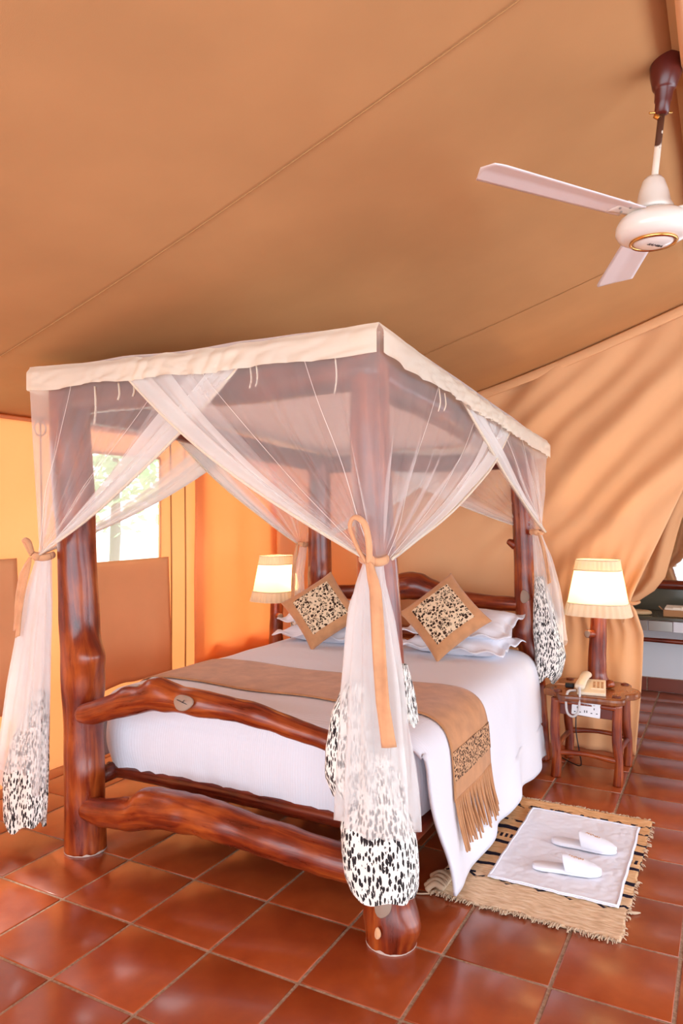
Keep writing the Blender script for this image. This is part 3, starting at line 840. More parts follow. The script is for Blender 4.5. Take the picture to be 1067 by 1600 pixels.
# front right corner
tail('hanging_net', [(-1.165, 2.45, 1.51, .036, .03), (-1.17, 2.435, 1.42, .055, .04), (-1.165, 2.425, 1.27, .085, .050), (-1.155, 2.42, 1.0, .115, .058), (-1.145, 2.415, .75, .138, .066), (-1.14, 2.415, .52, .152, .070)], M['net_tail'], 11, .15, 1.0, 1, .012)
tail('hanging_net', [(-1.165, 2.45, 1.50, .030, .025), (-1.18, 2.435, 1.34, .070, .035), (-1.175, 2.43, 1.0, .10, .045), (-1.165, 2.425, .85, .11, .045), (-1.16, 2.425, .60, .125, .05)], M['net_tail'], 8, .18, 3.0, 1, .01)
tail('leopard_hem', [(-1.225, 2.42, 1.05, .045, .020), (-1.255, 2.422, .92, .080, .026), (-1.265, 2.422, .78, .095, .03), (-1.255, 2.422, .68, .100, .034), (-1.235, 2.422, .62, .085, .034)], M['leo_net'], 5, .06, 4.0, 1, .012)
tail('leopard_hem', [(-1.15, 2.43, .80, .085, .034), (-1.145, 2.425, .60, .130, .045), (-1.14, 2.42, .50, .150, .056), (-1.135, 2.42, .40, .153, .060), (-1.13, 2.42, .32, .146, .060), (-1.125, 2.42, .275, .128, .056)], M['leo_net'], 5, .05, 2.0, 1, .014)
tail('leopard_hem', [(-1.06, 2.47, 1.12, .022, .016), (-1.05, 2.47, 1.0, .040, .022), (-1.035, 2.47, .91, .036, .02)], M['leo_net'], 3, .15, 6.0, 1, .01, 14)
# front left corner
tail('hanging_net', [(-3.0, 2.49, 1.47, .04, .03), (-3.01, 2.47, 1.33, .065, .04), (-3.035, 2.46, 1.1, .095, .05), (-3.075, 2.455, .8, .125, .056), (-3.115, 2.45, .45, .150, .062), (-3.125, 2.45, .36, .152, .062)], M['net_tail'], 11, .15, 5.0, 1, .05)
tail('hanging_net', [(-3.0, 2.49, 1.46, .03, .025), (-3.02, 2.475, 1.25, .06, .035), (-3.05, 2.465, .95, .09, .04), (-3.10, 2.46, .62, .12, .046)], M['net_tail'], 8, .18, 7.0, 1, .03)
tail('leopard_hem', [(-3.0, 2.475, .80, .035, .03), (-3.03, 2.47, .70, .075, .038), (-3.08, 2.465, .52, .125, .045), (-3.105, 2.46, .32, .145, .05), (-3.11, 2.46, .13, .135, .055)], M['leo_net'], 5, .09, 8.0, 1, .03)
# back right corner
tail('hanging_net', [(-1.115, 4.86, 1.55, .03, .03), (-1.075, 4.85, 1.40, .048, .036), (-1.045, 4.85, 1.2, .07, .045), (-1.03, 4.85, 1.0, .085, .05), (-1.02, 4.85, .82, .09, .05)], M['net_tail'], 8, .18, 9.0, 1, .03)
tail('leopard_hem', [(-1.09, 4.83, 1.26, .03, .025), (-1.065, 4.835, 1.1, .06, .04), (-1.04, 4.835, .9, .088, .046), (-1.02, 4.835, .75, .098, .05), (-1.04, 4.835, .62, .085, .048), (-1.06, 4.84, .575, .065, .044)], M['leo_net'], 5, .08, 10.0, 1, .018)
# back left corner
tail('hanging_net', [(-2.96, 4.93, 1.43, .03, .03), (-2.99, 4.90, 1.2, .04, .035), (-3.0, 4.90, .9, .06, .04)], M['net_tail'], 6, .12, 12.0, 1, .02)
tail('leopard_hem', [(-2.99, 4.90, 1.0, .04, .03), (-3.0, 4.90, .8, .06, .04), (-3.0, 4.90, .5, .07, .045)], M['leo_net'], 5, .08, 13.0, 1, .02)
# suede ties
def tieback(c, label, loop, straps, rx=.05, ry=.045):
    t = empty('curtain_tieback', c); tag(t, label, 'curtain tie', 'suede ties of the mosquito net')
    tube('wrap', [(c[0]+rx*math.cos(a*PI/8), c[1]+ry*math.sin(a*PI/8), c[2]+.006*math.sin(a*.8), .013) for a in range(17)], M['suede_tie'], t, n=2, seg=8, squash=(1.3, .7))
    blob('knot', (c[0]+.01, c[1]-ry-.008, c[2]), (.022, .016, .02), M['suede_tie'], t, .2)
    for L in loop: tube('loop', L, M['suede_tie'], t, n=8, seg=8, squash=(.75, 1.2))
    for S in straps:
        pts = S['p']; o = grid('strap', 6, 40, lambda u, v: (lambda q, wd: (q[0]+(u-.5)*wd*S.get('cx', 1), q[1]+.004*math.sin(u*6+v*8)-(u-.5)*wd*S.get('cy', 0), q[2]+(u-.5)*.012*(1 if v > .97 else 0)))(
            tuple(interp([k/(len(pts)-1) for k in range(len(pts))], [p[i] for p in pts], v) for i in range(3)), interp([0, .15, 1], S['w'], v)), M['suede_tie'], t)
        solid(o, .005)
tieback((-1.165, 2.45, 1.505), 'peach suede tie with a loop around the front right net bunch',
        [[(-1.17, 2.39, 1.50, .011), (-1.20, 2.375, 1.56, .011), (-1.225, 2.37, 1.63, .011), (-1.205, 2.37, 1.665, .011), (-1.165, 2.37, 1.64, .012), (-1.15, 2.375, 1.57, .012), (-1.155, 2.39, 1.50, .012)]],
        [{'p': [(-1.155, 2.385, 1.50), (-1.12, 2.365, 1.40), (-1.10, 2.355, 1.2), (-1.08, 2.345, 1.0), (-1.055, 2.34, .85)], 'w': [.03, .045, .058]},
         {'p': [(-1.15, 2.395, 1.49), (-1.125, 2.375, 1.38), (-1.105, 2.37, 1.2), (-1.095, 2.365, 1.12)], 'w': [.025, .03, .03]}])
tieback((-3.0, 2.485, 1.465), 'tan suede tie with a bow around the front left net bunch',
        [[(-3.02, 2.43, 1.47, .01), (-3.045, 2.42, 1.52, .012), (-3.06, 2.42, 1.545, .014), (-3.03, 2.42, 1.535, .012), (-3.015, 2.43, 1.48, .01)]],
        [{'p': [(-3.03, 2.43, 1.46), (-3.065, 2.41, 1.38), (-3.085, 2.40, 1.22), (-3.10, 2.40, 1.10)], 'w': [.022, .035, .034]},
         {'p': [(-3.02, 2.425, 1.46), (-3.035, 2.405, 1.36), (-3.055, 2.395, 1.2), (-3.075, 2.39, 1.07)], 'w': [.02, .028, .03]}])
tieback((-1.115, 4.86, 1.55), 'thin tan suede tie around the back right net bunch', [],
        [{'p': [(-1.09, 4.80, 1.55), (-1.055, 4.79, 1.45), (-1.03, 4.785, 1.33), (-1.015, 4.785, 1.22)], 'w': [.015, .02, .02]}], .04, .04)
tieback((-2.96, 4.93, 1.43), 'tan suede tie around the net bunch behind the left lamp', [],
        [{'p': [(-2.98, 4.86, 1.43), (-3.0, 4.85, 1.3), (-3.01, 4.85, 1.1), (-3.015, 4.85, .95)], 'w': [.02, .03, .03]}], .04, .04)

# ------------------------------------------------------------------ bedside tables
def bedside(loc, label, zs=1.0):
    t = empty('bedside_table', (0, 0, 0)); tag(t, label, 'bedside table', 'log bedside tables')
    # slab top with lobed natural outline
    out = [(-.275, -.16), (-.20, -.20), (-.14, -.285), (-.02, -.27), (.10, -.265), (.19, -.26), (.235, -.20), (.225, -.10), (.285, -.03), (.29, .06), (.23, .13), (.21, .22), (.08, .26), (-.08, .25), (-.19, .24), (-.24, .16), (-.23, .05), (-.285, -.04)]
    oc = catmull([(a, b, 0) for a, b in out+out[:1]], 4)[:-1]
    V = []; F = []; n = len(oc)
    for z, k in ((.498, .96), (.503, .99), (.52, 1.0), (.534, .995), (.540, .97)):
        for p in oc: V.append((p.x*k, p.y*k, z))
    for j in range(4):
        for i in range(n): F.append((j*n+i, j*n+(i+1) % n, (j+1)*n+(i+1) % n, (j+1)*n+i))
    F.append(tuple(range(n-1, -1, -1))); F.append(tuple(range(4*n, 5*n)))
    top = mk('table_top', V, F, M['table_wood'], t, [(v[0]*.5, v[1]) for v in V], False)
    legs = [(-.185, -.21, -.185, -.21), (.185, -.20, .185, -.205), (.19, .20, .195, .205), (-.18, .19, -.18, .20)]
    for i, (a, b, c, d) in enumerate(legs):
        tube('leg', [(c, d, 0, .031), (c+.006, d, .14, .028), (a-.006, b, .30, .031), (a, b, .50, .028)], M['wood'], t, n=7, seg=14, amp=.16, freq=11, seed=i*3.3)
        lathe('peg', [(.026, 0), (.026, .008), (.015, .012), (.0001, .012)], M['wood_dark'], top, (a*.95, b*.93, .538), 14)
    for a, b, z in ((0, 1, .155), (1, 2, .175), (2, 3, .19), (3, 0, .175)):
        p, q = legs[a], legs[b]
        tube('stretcher', [(p[2], p[3], z, .018), ((p[2]+q[2])/2, (p[3]+q[3])/2, z+.012, .017), (q[2], q[3], z-.004, .020)], M['wood'], t, n=7, seg=10, amp=.18, freq=12, seed=a)
    tube('top_rail', [(-.185, -.215, .485, .017), (.185, -.21, .475, .018)], M['wood'], t, n=8, seg=10, amp=.15, freq=12)
    box('apron', (-.165, .165, -.205, -.187, .40, .485), M['wood_dark'], t, .003)
    t.location = loc; t.scale = (1, 1, zs); return t
ns = bedside((-.775, 4.93, 0), 'log bedside table with power socket, right of the bed')
ns2 = copy_tree(ns); ns2.location = (-3.215, 4.92, 0); ns2.scale = (.86, 1, .926); ns2['label'] = 'log bedside table left of the bed under the glowing lamp'
# socket plate on the front of the right table
sk = empty('power_socket', (-.775, 4.715, .46)); sk.parent = ns; sk.matrix_parent_inverse = Matrix.Translation(-Vector((-.775, 4.93, 0)))
sk['label'] = 'white double socket plate'
ROT = Matrix.Rotation(math.radians(3), 3, 'Y')
pl = box('socket_plate', (-.861, -.689, 4.702, 4.718, .408, .500), M['plastic'], sk, .005, ROT)
for x in (-.825, -.725):
    for dx, dz, w_, h_ in ((0, .012, .005, .012), (-.016, -.016, .010, .005), (.016, -.016, .010, .005)):
        box('socket_hole', (x+dx-w_/2, x+dx+w_/2, 4.7005, 4.704, .448+dz-h_/2, .448+dz+h_/2), M['black'], sk)
for x in (-.782, -.768): box('switch_slot', (x-.0025, x+.0025, 4.7005, 4.704, .432, .446), M['black'], sk)
for x in (-.782, -.765, -.725): box('socket_mark', (x-.006, x+.006, 4.7008, 4.704, .480, .483), M['steel'], sk)
cb = tube('power_cable', [(-.84, 4.745, .42, .004), (-.842, 4.75, .3, .004), (-.825, 4.77, .16, .004), (-.83, 4.85, .05, .004), (-.92, 5.0, .008, .004), (-1.02, 5.1, .008, .004)], M['black'], None, n=6, seg=6)
tag(cb, 'thin black power cable hanging under the right bedside table', 'cable')
# telephone
ph = empty('telephone', (-.755, 4.80, .54)); tag(ph, 'cream corded telephone on the right bedside table', 'telephone')
def wedge(name, x0, x1, y0, y1, z0, zf, zb, m, par, rz=0, c=(0, 0), bev=.005):
    V = [(x0, y0, z0), (x1, y0, z0), (x1, y1, z0), (x0, y1, z0), (x0, y0, zf), (x1, y0, zf), (x1, y1, zb), (x0, y1, zb)]
    R = Matrix.Rotation(math.radians(rz), 3, 'Z'); C = Vector((c[0], c[1], 0))
    V = [tuple(R @ (Vector(p)-C)+C) for p in V]
    o = mk(name, V, [(0, 3, 2, 1), (4, 5, 6, 7), (0, 1, 5, 4), (1, 2, 6, 5), (2, 3, 7, 6), (3, 0, 4, 7)], m, par, None, False)
    if bev: bevel(o, bev, 2)
    return o
PX, PY, RZ = -.755, 4.80, 8
wedge('phone_body', PX-.085, PX+.085, PY-.095, PY+.095, .5405, .560, .605, M['cream_plastic'], ph, RZ, (PX, PY))
kp = wedge('keypad_plate', PX-.005, PX+.075, PY-.045, PY+.06, .565, .577, .602, M['cream_plastic'], ph, RZ, (PX, PY), .002)
for r in range(4):
    for c in range(3):
        x = PX+.008+c*.024; y = PY-.036+r*.022; z = .576+(r*.022+.009)*.24
        wedge('key', x, x+.015, y, y+.012, z, z+.004, z+.007, M['wicker'], kp, RZ, (PX, PY), .001)
hs_ = tube('handset', [(PX-.058, PY-.085, .588, .028), (PX-.056, PY-.045, .603, .027), (PX-.052, PY, .616, .024), (PX-.048, PY+.05, .628, .027), (PX-.044, PY+.085, .632, .029)], M['cream_plastic'], ph, n=6, seg=14, rnd=.6, squash=(.8, 1.15))
cord = [(PX-.056, PY-.105, .588), (PX-.05, PY-.13, .55), (PX-.052, PY-.135, .49), (PX-.062, PY-.135, .435), (PX-.09, PY-.135, .408), (PX-.122, PY-.135, .425), (PX-.132, PY-.135, .48), (PX-.128, PY-.13, .54), (PX-.12, PY-.095, .556), (PX-.085, PY-.07, .558)]
cc_ = catmull(cord, 24); helix = []
for i, p in enumerate(cc_):
    t = (cc_[min(i+1, len(cc_)-1)]-cc_[max(i-1, 0)]).normalized(); a = t.orthogonal().normalized(); b = t.cross(a)
    helix.append(tuple(p)+(.0072+.0012*math.sin(i*1.7),))
tube('coiled_cord', helix, M['grey_cord'], ph, n=1, seg=8)
ad = empty('cord_switch', (-.905, 4.87, .54)); tag(ad, 'black in-line cord switch lying left of the telephone', 'switch')
box('switch_body', (-.93, -.875, 4.85, 4.885, .541, .568), M['black'], ad, .006, Matrix.Rotation(.1, 3, 'Z'))
tube('cord', [(-.93, 4.868, .556, .006), (-.97, 4.865, .556, .006), (-1.0, 4.875, .55, .005)], M['suede_tie'], ad, n=5, seg=6)

# ------------------------------------------------------------------ bedside lamps
def lamp():
    t = empty('bedside_lamp', (0, 0, 0)); tag(t, 'tree-trunk lamp with fringed cream shade on the right bedside table', 'lamp', 'bedside lamps')
    tr = tube('trunk', [(0, 0, .002, .088), (-.003, 0, .03, .074), (-.006, 0, .10, .060), (-.004, 0, .22, .056), (.002, 0, .34, .056), (.006, 0, .44, .054), (.006, 0, .52, .05)], M['wood'], t, n=7, seg=22, amp=.13, freq=8, seed=2)
    for a in (3.5, 5.9, 1.2): blob('root', (.082*math.cos(a), .075*math.sin(a), .028), (.034, .034, .027), M['wood'], tr, .3, a)
    st = tube('branch_stub', [(-.02, -.03, .345, .026), (-.052, -.085, .352, .026)], M['wood'], tr, n=4, seg=14, amp=.1, freq=14)
    disc('cut_face', (-.053, -.087, .3525), (-.5, -.86, .1), .022, .023, M['cut_wood'], st, .003)
    EL = (1.0, .80)
    def ring(prof, name, m, pl=0, amp=0, n=110):
        def P(u, v):
            a = 2*PI*u; k = v*(len(prof)-1); i = min(int(k), len(prof)-2); f = k-i
            r = prof[i][0]*(1-f)+prof[i+1][0]*f; z = prof[i][1]*(1-f)+prof[i+1][1]*f
            r *= 1+amp*math.sin(a*pl)+amp*.6*math.sin(a*pl*.37+1)
            e = (abs(math.cos(a))**3+abs(math.sin(a))**3)**(-1/3)
            return (math.cos(a)*r*EL[0]*e, math.sin(a)*r*EL[1]*e, z)
        return grid(name, n, 6, P, m, t, lambda u, v: (u, v), wrap=True)
    sh = ring([(.188, .545), (.168, .65), (.146, .765)], 'shade', M['shade'])
    ring([(.146, .765), (.140, .80), (.136, .828)], 'top_band', M['shade_fringe'], 34, .012, 220)
    ring([(.190, .548), (.203, .50), (.212, .470)], 'fringe', M['shade_fringe'], 34, .014, 220)
    for r, z in ((.190, .549), (.1475, .764), (.137, .829)):
        pts = []
        for k in range(41):
            a = 2*PI*k/40; e = (abs(math.cos(a))**3+abs(math.sin(a))**3)**(-1/3)
            pts.append((math.cos(a)*r*e*EL[0], math.sin(a)*r*e*EL[1], z, .0035))
        tube('trim_cord', pts, M['shade_fringe'], t, n=1, seg=6)
    lathe('bulb', [(.0001, .60), (.022, .607), (.032, .635), (.027, .665), (.014, .69), (.0001, .70)], M['bulb'], t, (0, 0, 0), 16)
    lathe('bulb_socket', [(.018, .50), (.018, .60)], M['brass'], t, (0, 0, 0), 14)
    for k in range(3):
        a = k*2*PI/3+.4; tube('shade_spoke', [(0, 0, .59, .002), (.17*math.cos(a), .14*math.sin(a), .552, .002)], M['brass'], t, n=2, seg=5)
    d = bpy.data.lights.new('lamp_light', 'POINT'); d.energy = 19.0; d.color = (1.0, .66, .32); d.shadow_soft_size = .05
    lo = bpy.data.objects.new('lamp_light', d); col.objects.link(lo); lo.parent = t; lo.location = (0, 0, .655)
    return t
lp = lamp(); lp.location = (-.745, 4.985, .541)
lp2 = copy_tree(lp); lp2.location = (-3.215, 4.925, .501); lp2.rotation_euler = (0, 0, math.radians(82))
lp2['label'] = 'tree-trunk lamp with fringed cream shade left of the bed'

# ------------------------------------------------------------------ ceiling fan
FX, FY = -.205, 2.50
fan = empty('ceiling_fan', (FX, FY, 2.55)); tag(fan, 'white three-blade ceiling fan hanging from the tent ridge', 'ceiling fan')
zr = zc(-.16, 2.5)
tx, ty = -.165, 2.515
def lean(z): k = (z-2.72)/(zr-2.72); return FX+(tx-FX)*k, FY+(ty-FY)*k
def lean_lathe(name, prof, m, parent, seg=32):
    V = []; F = []
    for r, z in prof:
        cx, cy = lean(z)
        for k in range(seg): V.append((cx+r*math.cos(2*PI*k/seg), cy+r*math.sin(2*PI*k/seg), z))
    for j in range(len(prof)-1):
        for k in range(seg):
            a = j*seg+k; b = j*seg+(k+1) % seg; F.append((a, b, b+seg, a+seg))
    F.append(tuple(range(seg-1, -1, -1))); F.append(tuple(range((len(prof)-1)*seg, len(prof)*seg)))
    return mk(name, V, F, m, parent)
lean_lathe('ceiling_cup', [(.012, 2.945), (.022, 2.95), (.023, 2.985), (.026, 2.99), (.028, 3.02), (.032, 3.025), (.036, 3.03), (.047, 3.07), (.052, 3.115), (.049, 3.128)], M['brown_cup'], fan)
lean_lathe('rod', [(.0105, 2.74), (.0105, 2.80), (.0105, 2.88), (.0105, 2.97)], M['rod'], fan, 16)
x, y = lean(2.95); tube('cotter_bolt', [(x-.035, y-.018, 2.952, .004), (x+.03, y+.016, 2.955, .004)], M['brass'], fan, n=2, seg=6)
x, y = lean(2.95); tube('hanging_pin', [(x-.02, y, 2.95, .009), (x, y, 2.935, .011)], M['brass'], fan, n=3, seg=8)
c = (FX, FY, 0)
lathe('motor_cover', [(.060, 2.640), (.060, 2.652), (.052, 2.665), (.045, 2.70), (.034, 2.735), (.024, 2.748), (.010, 2.751)], M['enamel'], fan, c, 40)
hub = lathe('motor_housing', [(.066, 2.546), (.085, 2.548), (.104, 2.558), (.114, 2.575), (.113, 2.595), (.103, 2.615), (.085, 2.628), (.062, 2.634), (.056, 2.642)], M['enamel'], fan, c, 48)
lathe('brass_ring', [(.071, 2.549), (.073, 2.541), (.068, 2.536), (.063, 2.541), (.065, 2.549)], M['brass'], hub, c, 48)
cap = lathe('bottom_cap', [(.0001, 2.528), (.03, 2.530), (.052, 2.535), (.063, 2.543), (.064, 2.55)], M['enamel'], hub, c, 48)
lathe('motor_gap', [(.058, 2.634), (.058, 2.642)], M['black'], fan, c, 40)
for k, ang in enumerate((235.5, 107.5, 351.5)):
    a = math.radians(ang); d = Vector((math.cos(a), math.sin(a), 0)); p = Vector((-d.y, d.x, 0)); C = Vector((FX, FY, 2.622))
    def B(u, v, d=d, p=p, C=C):
        r = .098+.592*u
        wd = .055+.014*u
        e = (v-.5)*2
        cut = 0
        if u > .93: cut = (u-.93)/.07
        off = e*wd*(1-.12*cut**2)
        rr = r-(.035*cut*max(0, -e) if True else 0)
        z = -off*.13+.004*(1-abs(e))*1.5
        return tuple(C+d*rr+p*off+Vector((0, 0, z)))
    b = grid('fan_blade', 34, 10, B, M['blade'], fan); solid(b, .003)
    arm = grid('blade_bracket', 8, 6, lambda u, v: tuple(C+d*(.06+.10*u)+p*((v-.5)*(.055+.03*u))+Vector((0, 0, .004))), M['enamel'], b); solid(arm, .004)
    for (r, s) in ((.125, -.018), (.125, .018), (.15, 0)):
        q = C+d*r+p*s+Vector((0, 0, -.001)); blob('screw', (q.x, q.y, q.z), (.0045, .0045, .003), M['steel'], b, 0, 0, 8)
def text(s, size, m, parent, loc, rot):
    cu_ = bpy.data.curves.new('lettering', 'FONT'); cu_.body = s; cu_.size = size; cu_.align_x = 'CENTER'; cu_.align_y = 'CENTER'; cu_.extrude = .0006
    cu_.materials.append(m); tmp = bpy.data.objects.new('lettering_curve', cu_); col.objects.link(tmp)
    me = bpy.data.meshes.new_from_object(tmp.evaluated_get(bpy.context.evaluated_depsgraph_get()))
    bpy.data.objects.remove(tmp); o = bpy.data.objects.new('lettering', me); col.objects.link(o)
    o.parent = parent; o.location = Vector(loc)-wl_of(parent); o.rotation_euler = rot; return o
text('SAMBA', .019, M['dark_print'], fan, (FX+.006, FY-.008, 2.5285), (PI, 0, math.radians(50)))

# ------------------------------------------------------------------ rug, towel, slippers
def rug_mat():
    t = NT('woven_rag_rug'); tc = t.node('ShaderNodeTexCoord'); sp = t.node('ShaderNodeSeparateXYZ'); t.link(tc.outputs['UV'], sp.inputs[0])
    X, Y = sp.outputs['X'], sp.outputs['Y']
    n1 = t.noise(t.coord('UV', (18, 60, 1)), 1.0, 4); n2 = t.noise(t.coord('UV', (14, 9, 1)), 1.0, 3)
    base = t.ramp(n1, [(.3, (.64, .46, .30)), (.55, (.82, .64, .46)), (.75, (.88, .76, .62))])
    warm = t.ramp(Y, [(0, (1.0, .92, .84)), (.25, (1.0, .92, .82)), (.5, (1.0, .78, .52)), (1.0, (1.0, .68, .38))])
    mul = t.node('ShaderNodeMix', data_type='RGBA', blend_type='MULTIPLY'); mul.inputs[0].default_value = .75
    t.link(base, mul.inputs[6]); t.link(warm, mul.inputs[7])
    def band(y, h, breaks):
        b = t.math('LESS_THAN', t.math('ABSOLUTE', t.math('SUBTRACT', t.math('MULTIPLY_ADD', n2, .03, Y), y+.015)), h)
        return t.math('MULTIPLY', b, t.math('GREATER_THAN', n2, breaks))
    tot = None
    for y, h, br in ((.26, .010, .5), (.36, .013, .30), (.47, .019, .25), (.62, .016, .2), (.80, .019, .25), (.90, .012, .45), (1.04, .010, .5), (1.14, .012, .52)):
        b = band(y, h, br); tot = b if tot is None else t.math('MAXIMUM', tot, b)
    # a zigzag row near each end
    for y in (.215, 1.09):
        tri = t.math('PINGPONG', X, .07)
        zz = t.math('LESS_THAN', t.math('ABSOLUTE', t.math('SUBTRACT', t.math('MULTIPLY_ADD', tri, .8, y), Y)), .009)
        tot = t.math('MAXIMUM', tot, t.math('MULTIPLY', zz, t.math('GREATER_THAN', n1, .42)))
    # dashes along one stripe
    ds = t.math('MULTIPLY', t.math('GREATER_THAN', t.math('PINGPONG', X, .013), .006), t.math('LESS_THAN', t.math('ABSOLUTE', t.math('SUBTRACT', Y, .70)), .022))
    tot = t.math('MAXIMUM', tot, ds)
    t.base(t.mix(tot, mul.outputs[2], (.022, .018, .035)), .95, .05)
    t.normal(t.bump(n1, .6, .01)); return t.m
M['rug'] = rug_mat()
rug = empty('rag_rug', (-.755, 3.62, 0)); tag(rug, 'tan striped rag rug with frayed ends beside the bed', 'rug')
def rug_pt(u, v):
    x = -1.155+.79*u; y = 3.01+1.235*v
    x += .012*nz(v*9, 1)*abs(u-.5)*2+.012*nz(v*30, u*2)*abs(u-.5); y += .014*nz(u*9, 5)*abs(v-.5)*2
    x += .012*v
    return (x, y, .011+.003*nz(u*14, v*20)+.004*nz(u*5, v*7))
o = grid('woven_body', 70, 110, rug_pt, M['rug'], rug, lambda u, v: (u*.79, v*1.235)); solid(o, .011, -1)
V = []; F = []; 
def strand(V, F, p, q, r):
    a, b, _ = tube_data([tuple(p)+(r,), tuple((Vector(p)+Vector(q))/2+Vector((random.uniform(-.006, .006), 0, .003)))+(r,), tuple(q)+(r*.6,)], n=2, seg=4)
    k = len(V); V += a; F += [tuple(i+k for i in f) for f in b]
for v0, sg in ((0, -1), (1, 1)):
    for i in range(170):
        u = random.random(); p = Vector(rug_pt(u, v0)); L = random.uniform(.01, .034)
        strand(V, F, p, (p.x+random.uniform(-.014, .014), p.y+sg*L, random.uniform(.003, .008)), random.uniform(.0018, .0042))
for i in range(120):
    u = random.choice((0, 1)); v = random.random(); p = Vector(rug_pt(u, v))
    strand(V, F, p, (p.x+(1 if u else -1)*random.uniform(.006, .022), p.y+random.uniform(-.012, .012), .005), random.uniform(.002, .0045))
tag(mk('frayed_threads', V, F, M['straw'], rug), kind='stuff')
for i in range(7):
    y = 3.0+.018*i; tube('corner_braid', [(-1.165-.012*(i % 2), y, .02+.006*(i % 3), .014), (-1.135, y+.012, .045+.008*(i % 2), .016), (-1.10, y+.02, .03, .013)], M['straw'], rug, n=4, seg=8, amp=.25, freq=30, rnd=.7)
tube('loose_thread', [(-1.15, 2.995, .006, .004), (-1.20, 2.97, .005, .004), (-1.24, 2.985, .005, .0035), (-1.27, 2.965, .005, .003)], M['straw'], rug, n=6, seg=5)
tube('loose_thread', [(-.365, 3.24, .008, .006), (-.34, 3.25, .006, .007), (-.318, 3.265, .005, .003)], M['straw'], rug, n=4, seg=5)
tw = empty('bath_mat', (-.68, 3.67, .015)); tag(tw, 'white towelling bath mat spread on the rag rug', 'bath mat')
def tow(u, v, lift=0):
    x = -.965+.565*u; y = 3.235+.875*v
    x += .006*nz(v*6, 3); y += .006*nz(u*6, 8)
    e = min(u, 1-u, v*1.5, (1-v)*1.5)
    z = .021+.0045*nz(u*9+v*3, v*14)*sstep(0, .1, e)+.003*nz(u*22, v*30)
    r = math.hypot(x+.715, y-3.60); z += .0035*math.sin(r*190)*sstep(.075, .03, r)
    return (x, y, max(.0185, z)+lift)
o = grid('towel_cloth', 80, 110, tow, M['towel'], tw, lambda u, v: (u*.565, v*.875)); solid(o, .004, -1)
hem = [tow(u, .012, .003) for u in [i/20 for i in range(1, 20)]]; 
ring_ = [tow(.015+.97*i/16, .012, .002) for i in range(17)]+[tow(.985, .012+.976*i/20, .002) for i in range(1, 21)]+[tow(.985-.97*i/16, .988, .002) for i in range(1, 17)]+[tow(.015, .988-.976*i/20, .002) for i in range(1, 21)]
tube('hem', [p+(.0032,) for p in ring_], M['towel'], tw, n=1, seg=6)
def slipper(loc, yaw, label, seed):
    t = empty('slipper', (0, 0, 0)); tag(t, label, 'slipper', 'pair of white slippers')
    L = .305
    def hw(s): return interp([0, .04, .15, .4, .62, .8, .92, .98, 1.0], [.012, .026, .037, .037, .045, .047, .034, .018, .004], s)
    V = []; F = []; n = 40
    lev = ((.0, .94), (.006, 1.0), (.014, 1.0), (.018, .95), (.018, .0))
    for z, k in lev:
        for i in range(n+1): V.append((L*i/n, hw(i/n)*k, z))
        for i in range(n, -1, -1): V.append((L*i/n, -hw(i/n)*k, z))
    m2 = 2*(n+1)
    for j in range(len(lev)-1):
        for i in range(m2): F.append((j*m2+i, j*m2+(i+1) % m2, (j+1)*m2+(i+1) % m2, (j+1)*m2+i))
    mk('sole', V, F, M['pillow'], t)
    def up(u, v):
        s = .45+.545*u+.055*(abs(v-.5)*2)**2*(1-u)-.03*(1-u)
        a = PI*v; w_ = hw(min(1, s))*1.04; h = interp([.40, .5, .7, .88, 1.0], [.062, .060, .046, .030, .012], s)
        return (L*s, math.cos(a)*w_, .012+h*math.sin(a)**.8*(1+.05*nz(u*4+seed, v*4)))
    o = grid('upper', 26, 22, up, M['towel'], t, lambda u, v: (u*.17, v*.14)); solid(o, .005)
    # embroidered gold emblem: a few stitched strokes
    for k in range(7):
        u0, v0 = .22+.055*k, .44-.02*(k % 2)
        pts = [Vector(up(u0+.02*math.sin(i*1.9+k), v0+.035*i-.03*(k % 3 == 0)))+Vector((0, 0, .0035)) for i in range(4)]
        tube('embroidery', [tuple(p)+(.0018,) for p in pts], M['gold_thread'], o, n=3, seg=5)
    t.location = loc; t.rotation_euler = (0, 0, math.radians(yaw)); return t
slipper((-.800, 3.405, .027), 13.5, 'white slipper nearer the camera on the bath mat', 1.0)
slipper((-.775, 3.712, .027), 4.0, 'white slipper farther from the camera on the bath mat', 5.0)

# ------------------------------------------------------------------ wash stand and mirror beyond the curtain
vn = empty('wash_stand', (0, 7.1, 0)); tag(vn, 'dark stone wash stand with log rail in the bathroom beyond the curtain', 'wash stand')
box('counter_top', (-1.5, 1.8, 6.88, 7.384, .735, .765), M['stone'], vn, .006)
box('splash_back', (-1.5, 1.8, 7.37, 7.392, .7655, .99), M['stone'], vn, .003)
for i in range(-6, 8):
    box('edge_tile', (-.21+i*.2+.004, -.21+i*.2+.196, 6.89, 6.905, .64, .73), M['white_wall'] if i > -2 else M['steel'], vn, .002)
for z, r in ((.545, .020), ):
    tube('log_rail', [(-1.5, 6.95, z, r), (-.6, 6.94, z+.008, r), (.4, 6.95, z, r), (1.8, 6.95, z, r)], M['wood_dark'], vn, n=8, seg=10, amp=.15, freq=8)
for x in (-.78, 1.7): tube('leg', [(x, 6.96, 0, .028), (x+.01, 6.96, .4, .026), (x, 6.96, .74, .026)], M['wood_dark'], vn, n=5, seg=10, amp=.15)
mr = empty('mirror', (.2, 7.36, 1.0)); tag(mr, 'wall mirror with log frame above the wash stand', 'mirror')
box('glass', (-1.1, 1.5, 7.365, 7.375, 1.03, 2.0), M['mirror'], mr)
for z in (1.005, 2.03): tube('frame_log', [(-1.15, 7.345, z, .040), (.2, 7.345, z+.005, .042), (1.55, 7.345, z, .040)], M['wood_dark'], mr, n=8, seg=12, amp=.12)
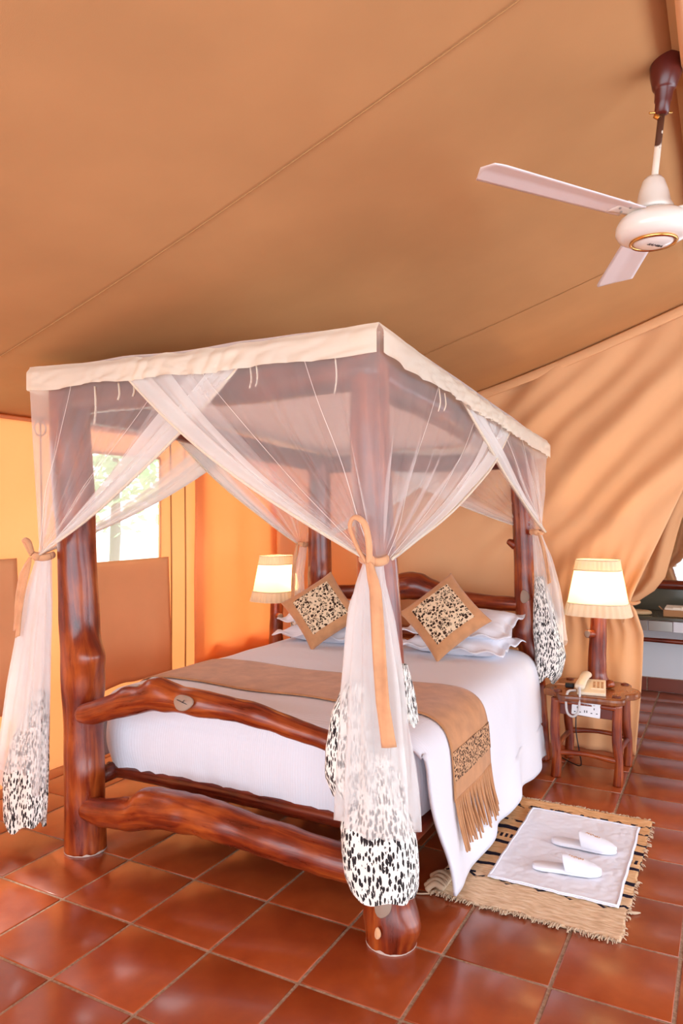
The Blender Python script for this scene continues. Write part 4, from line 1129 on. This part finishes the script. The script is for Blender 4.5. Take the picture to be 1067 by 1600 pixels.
for x in (-1.12, 1.52): tube('frame_log', [(x, 7.345, 1.0, .036), (x, 7.345, 2.03, .036)], M['wood_dark'], mr, n=8, seg=12, amp=.12)
bk = empty('tissue_basket', (-.40, 6.98, .765)); tag(bk, 'small wicker basket of tissues on the wash stand', 'basket')
wedge('basket', -.49, -.27, 6.93, 7.06, .767, .825, .825, M['wicker'], bk, 0, (0, 0), .006)
for i, x in enumerate((-.44, -.38, -.32)): wedge('tissue', x-.035, x+.035, 6.95, 7.04, .82, .84+.008*i, .86, M['paper'], bk, 8*i-8, (x, 7.0), .004)
tube('handle', [(-.50, 6.99, .82, .006), (-.53, 6.99, .85, .006)], M['wicker'], bk, n=3, seg=6)
tr_ = lathe('oval_board', [(.0001, .0), (.14, .002), (.155, .012), (.15, .030), (.13, .038), (.0001, .038)], M['tan_wood'], None, (-.74, 7.0, .767), 40, (1.0, .45))
tag(tr_, 'pale oval wooden dish at the end of the wash stand', 'dish')

# ------------------------------------------------------------------ outside the window
gd = mk('ground', *box_data(-40, -4.05, -20, 40, -.5, -.14), plain('pale_sand', (.62, .58, .46), .95), None, None, False, (0, 0, -.5)); tag(gd, kind='structure')
M['leaf'] = translucent('leaf_green', (.45, .58, .36), (.5, .65, .4), .4, var=.2)
M['bark'] = plain('grey_bark', (.28, .22, .17), .9)
def tree(x, y, h, r, label, n=900):
    t = empty('garden_tree', (x, y, -.14)); tag(t, label, 'tree', 'trees outside the tent window')
    tube('trunk', [(x, y, -.14, .12*h/4), (x+.1, y, h*.4, .09*h/4), (x, y+.1, h*.75, .05*h/4)], M['bark'], t, n=5, seg=8, amp=.2)
    V = []; F = []
    for i in range(n):
        d = Vector((random.gauss(0, 1), random.gauss(0, 1), random.gauss(0, .8))).normalized()*r*(random.random()**.4)
        c_ = Vector((x, y, h*.72))+d; a = Vector((random.uniform(-1, 1), random.uniform(-1, 1), random.uniform(-.6, .6))).normalized(); b = a.orthogonal().normalized()
        s = random.uniform(.07, .16); k = len(V)
        V += [tuple(c_-a*s), tuple(c_+b*s*.4), tuple(c_+a*s), tuple(c_-b*s*.4)]; F.append((k, k+1, k+2, k+3))
    tag(mk('foliage', V, F, M['leaf'], t, None, False), kind='stuff')
tree(-8.4, 8.2, 3.4, 1.2, 'pale green tree outside, seen low in the window beside the bed')
tree(-11.5, 10.0, 5.2, 1.9, 'taller pale green tree farther off, seen high in the window')
tree(-9.0, 5.5, 2.2, .9, 'low green bush outside, behind the front bed post')
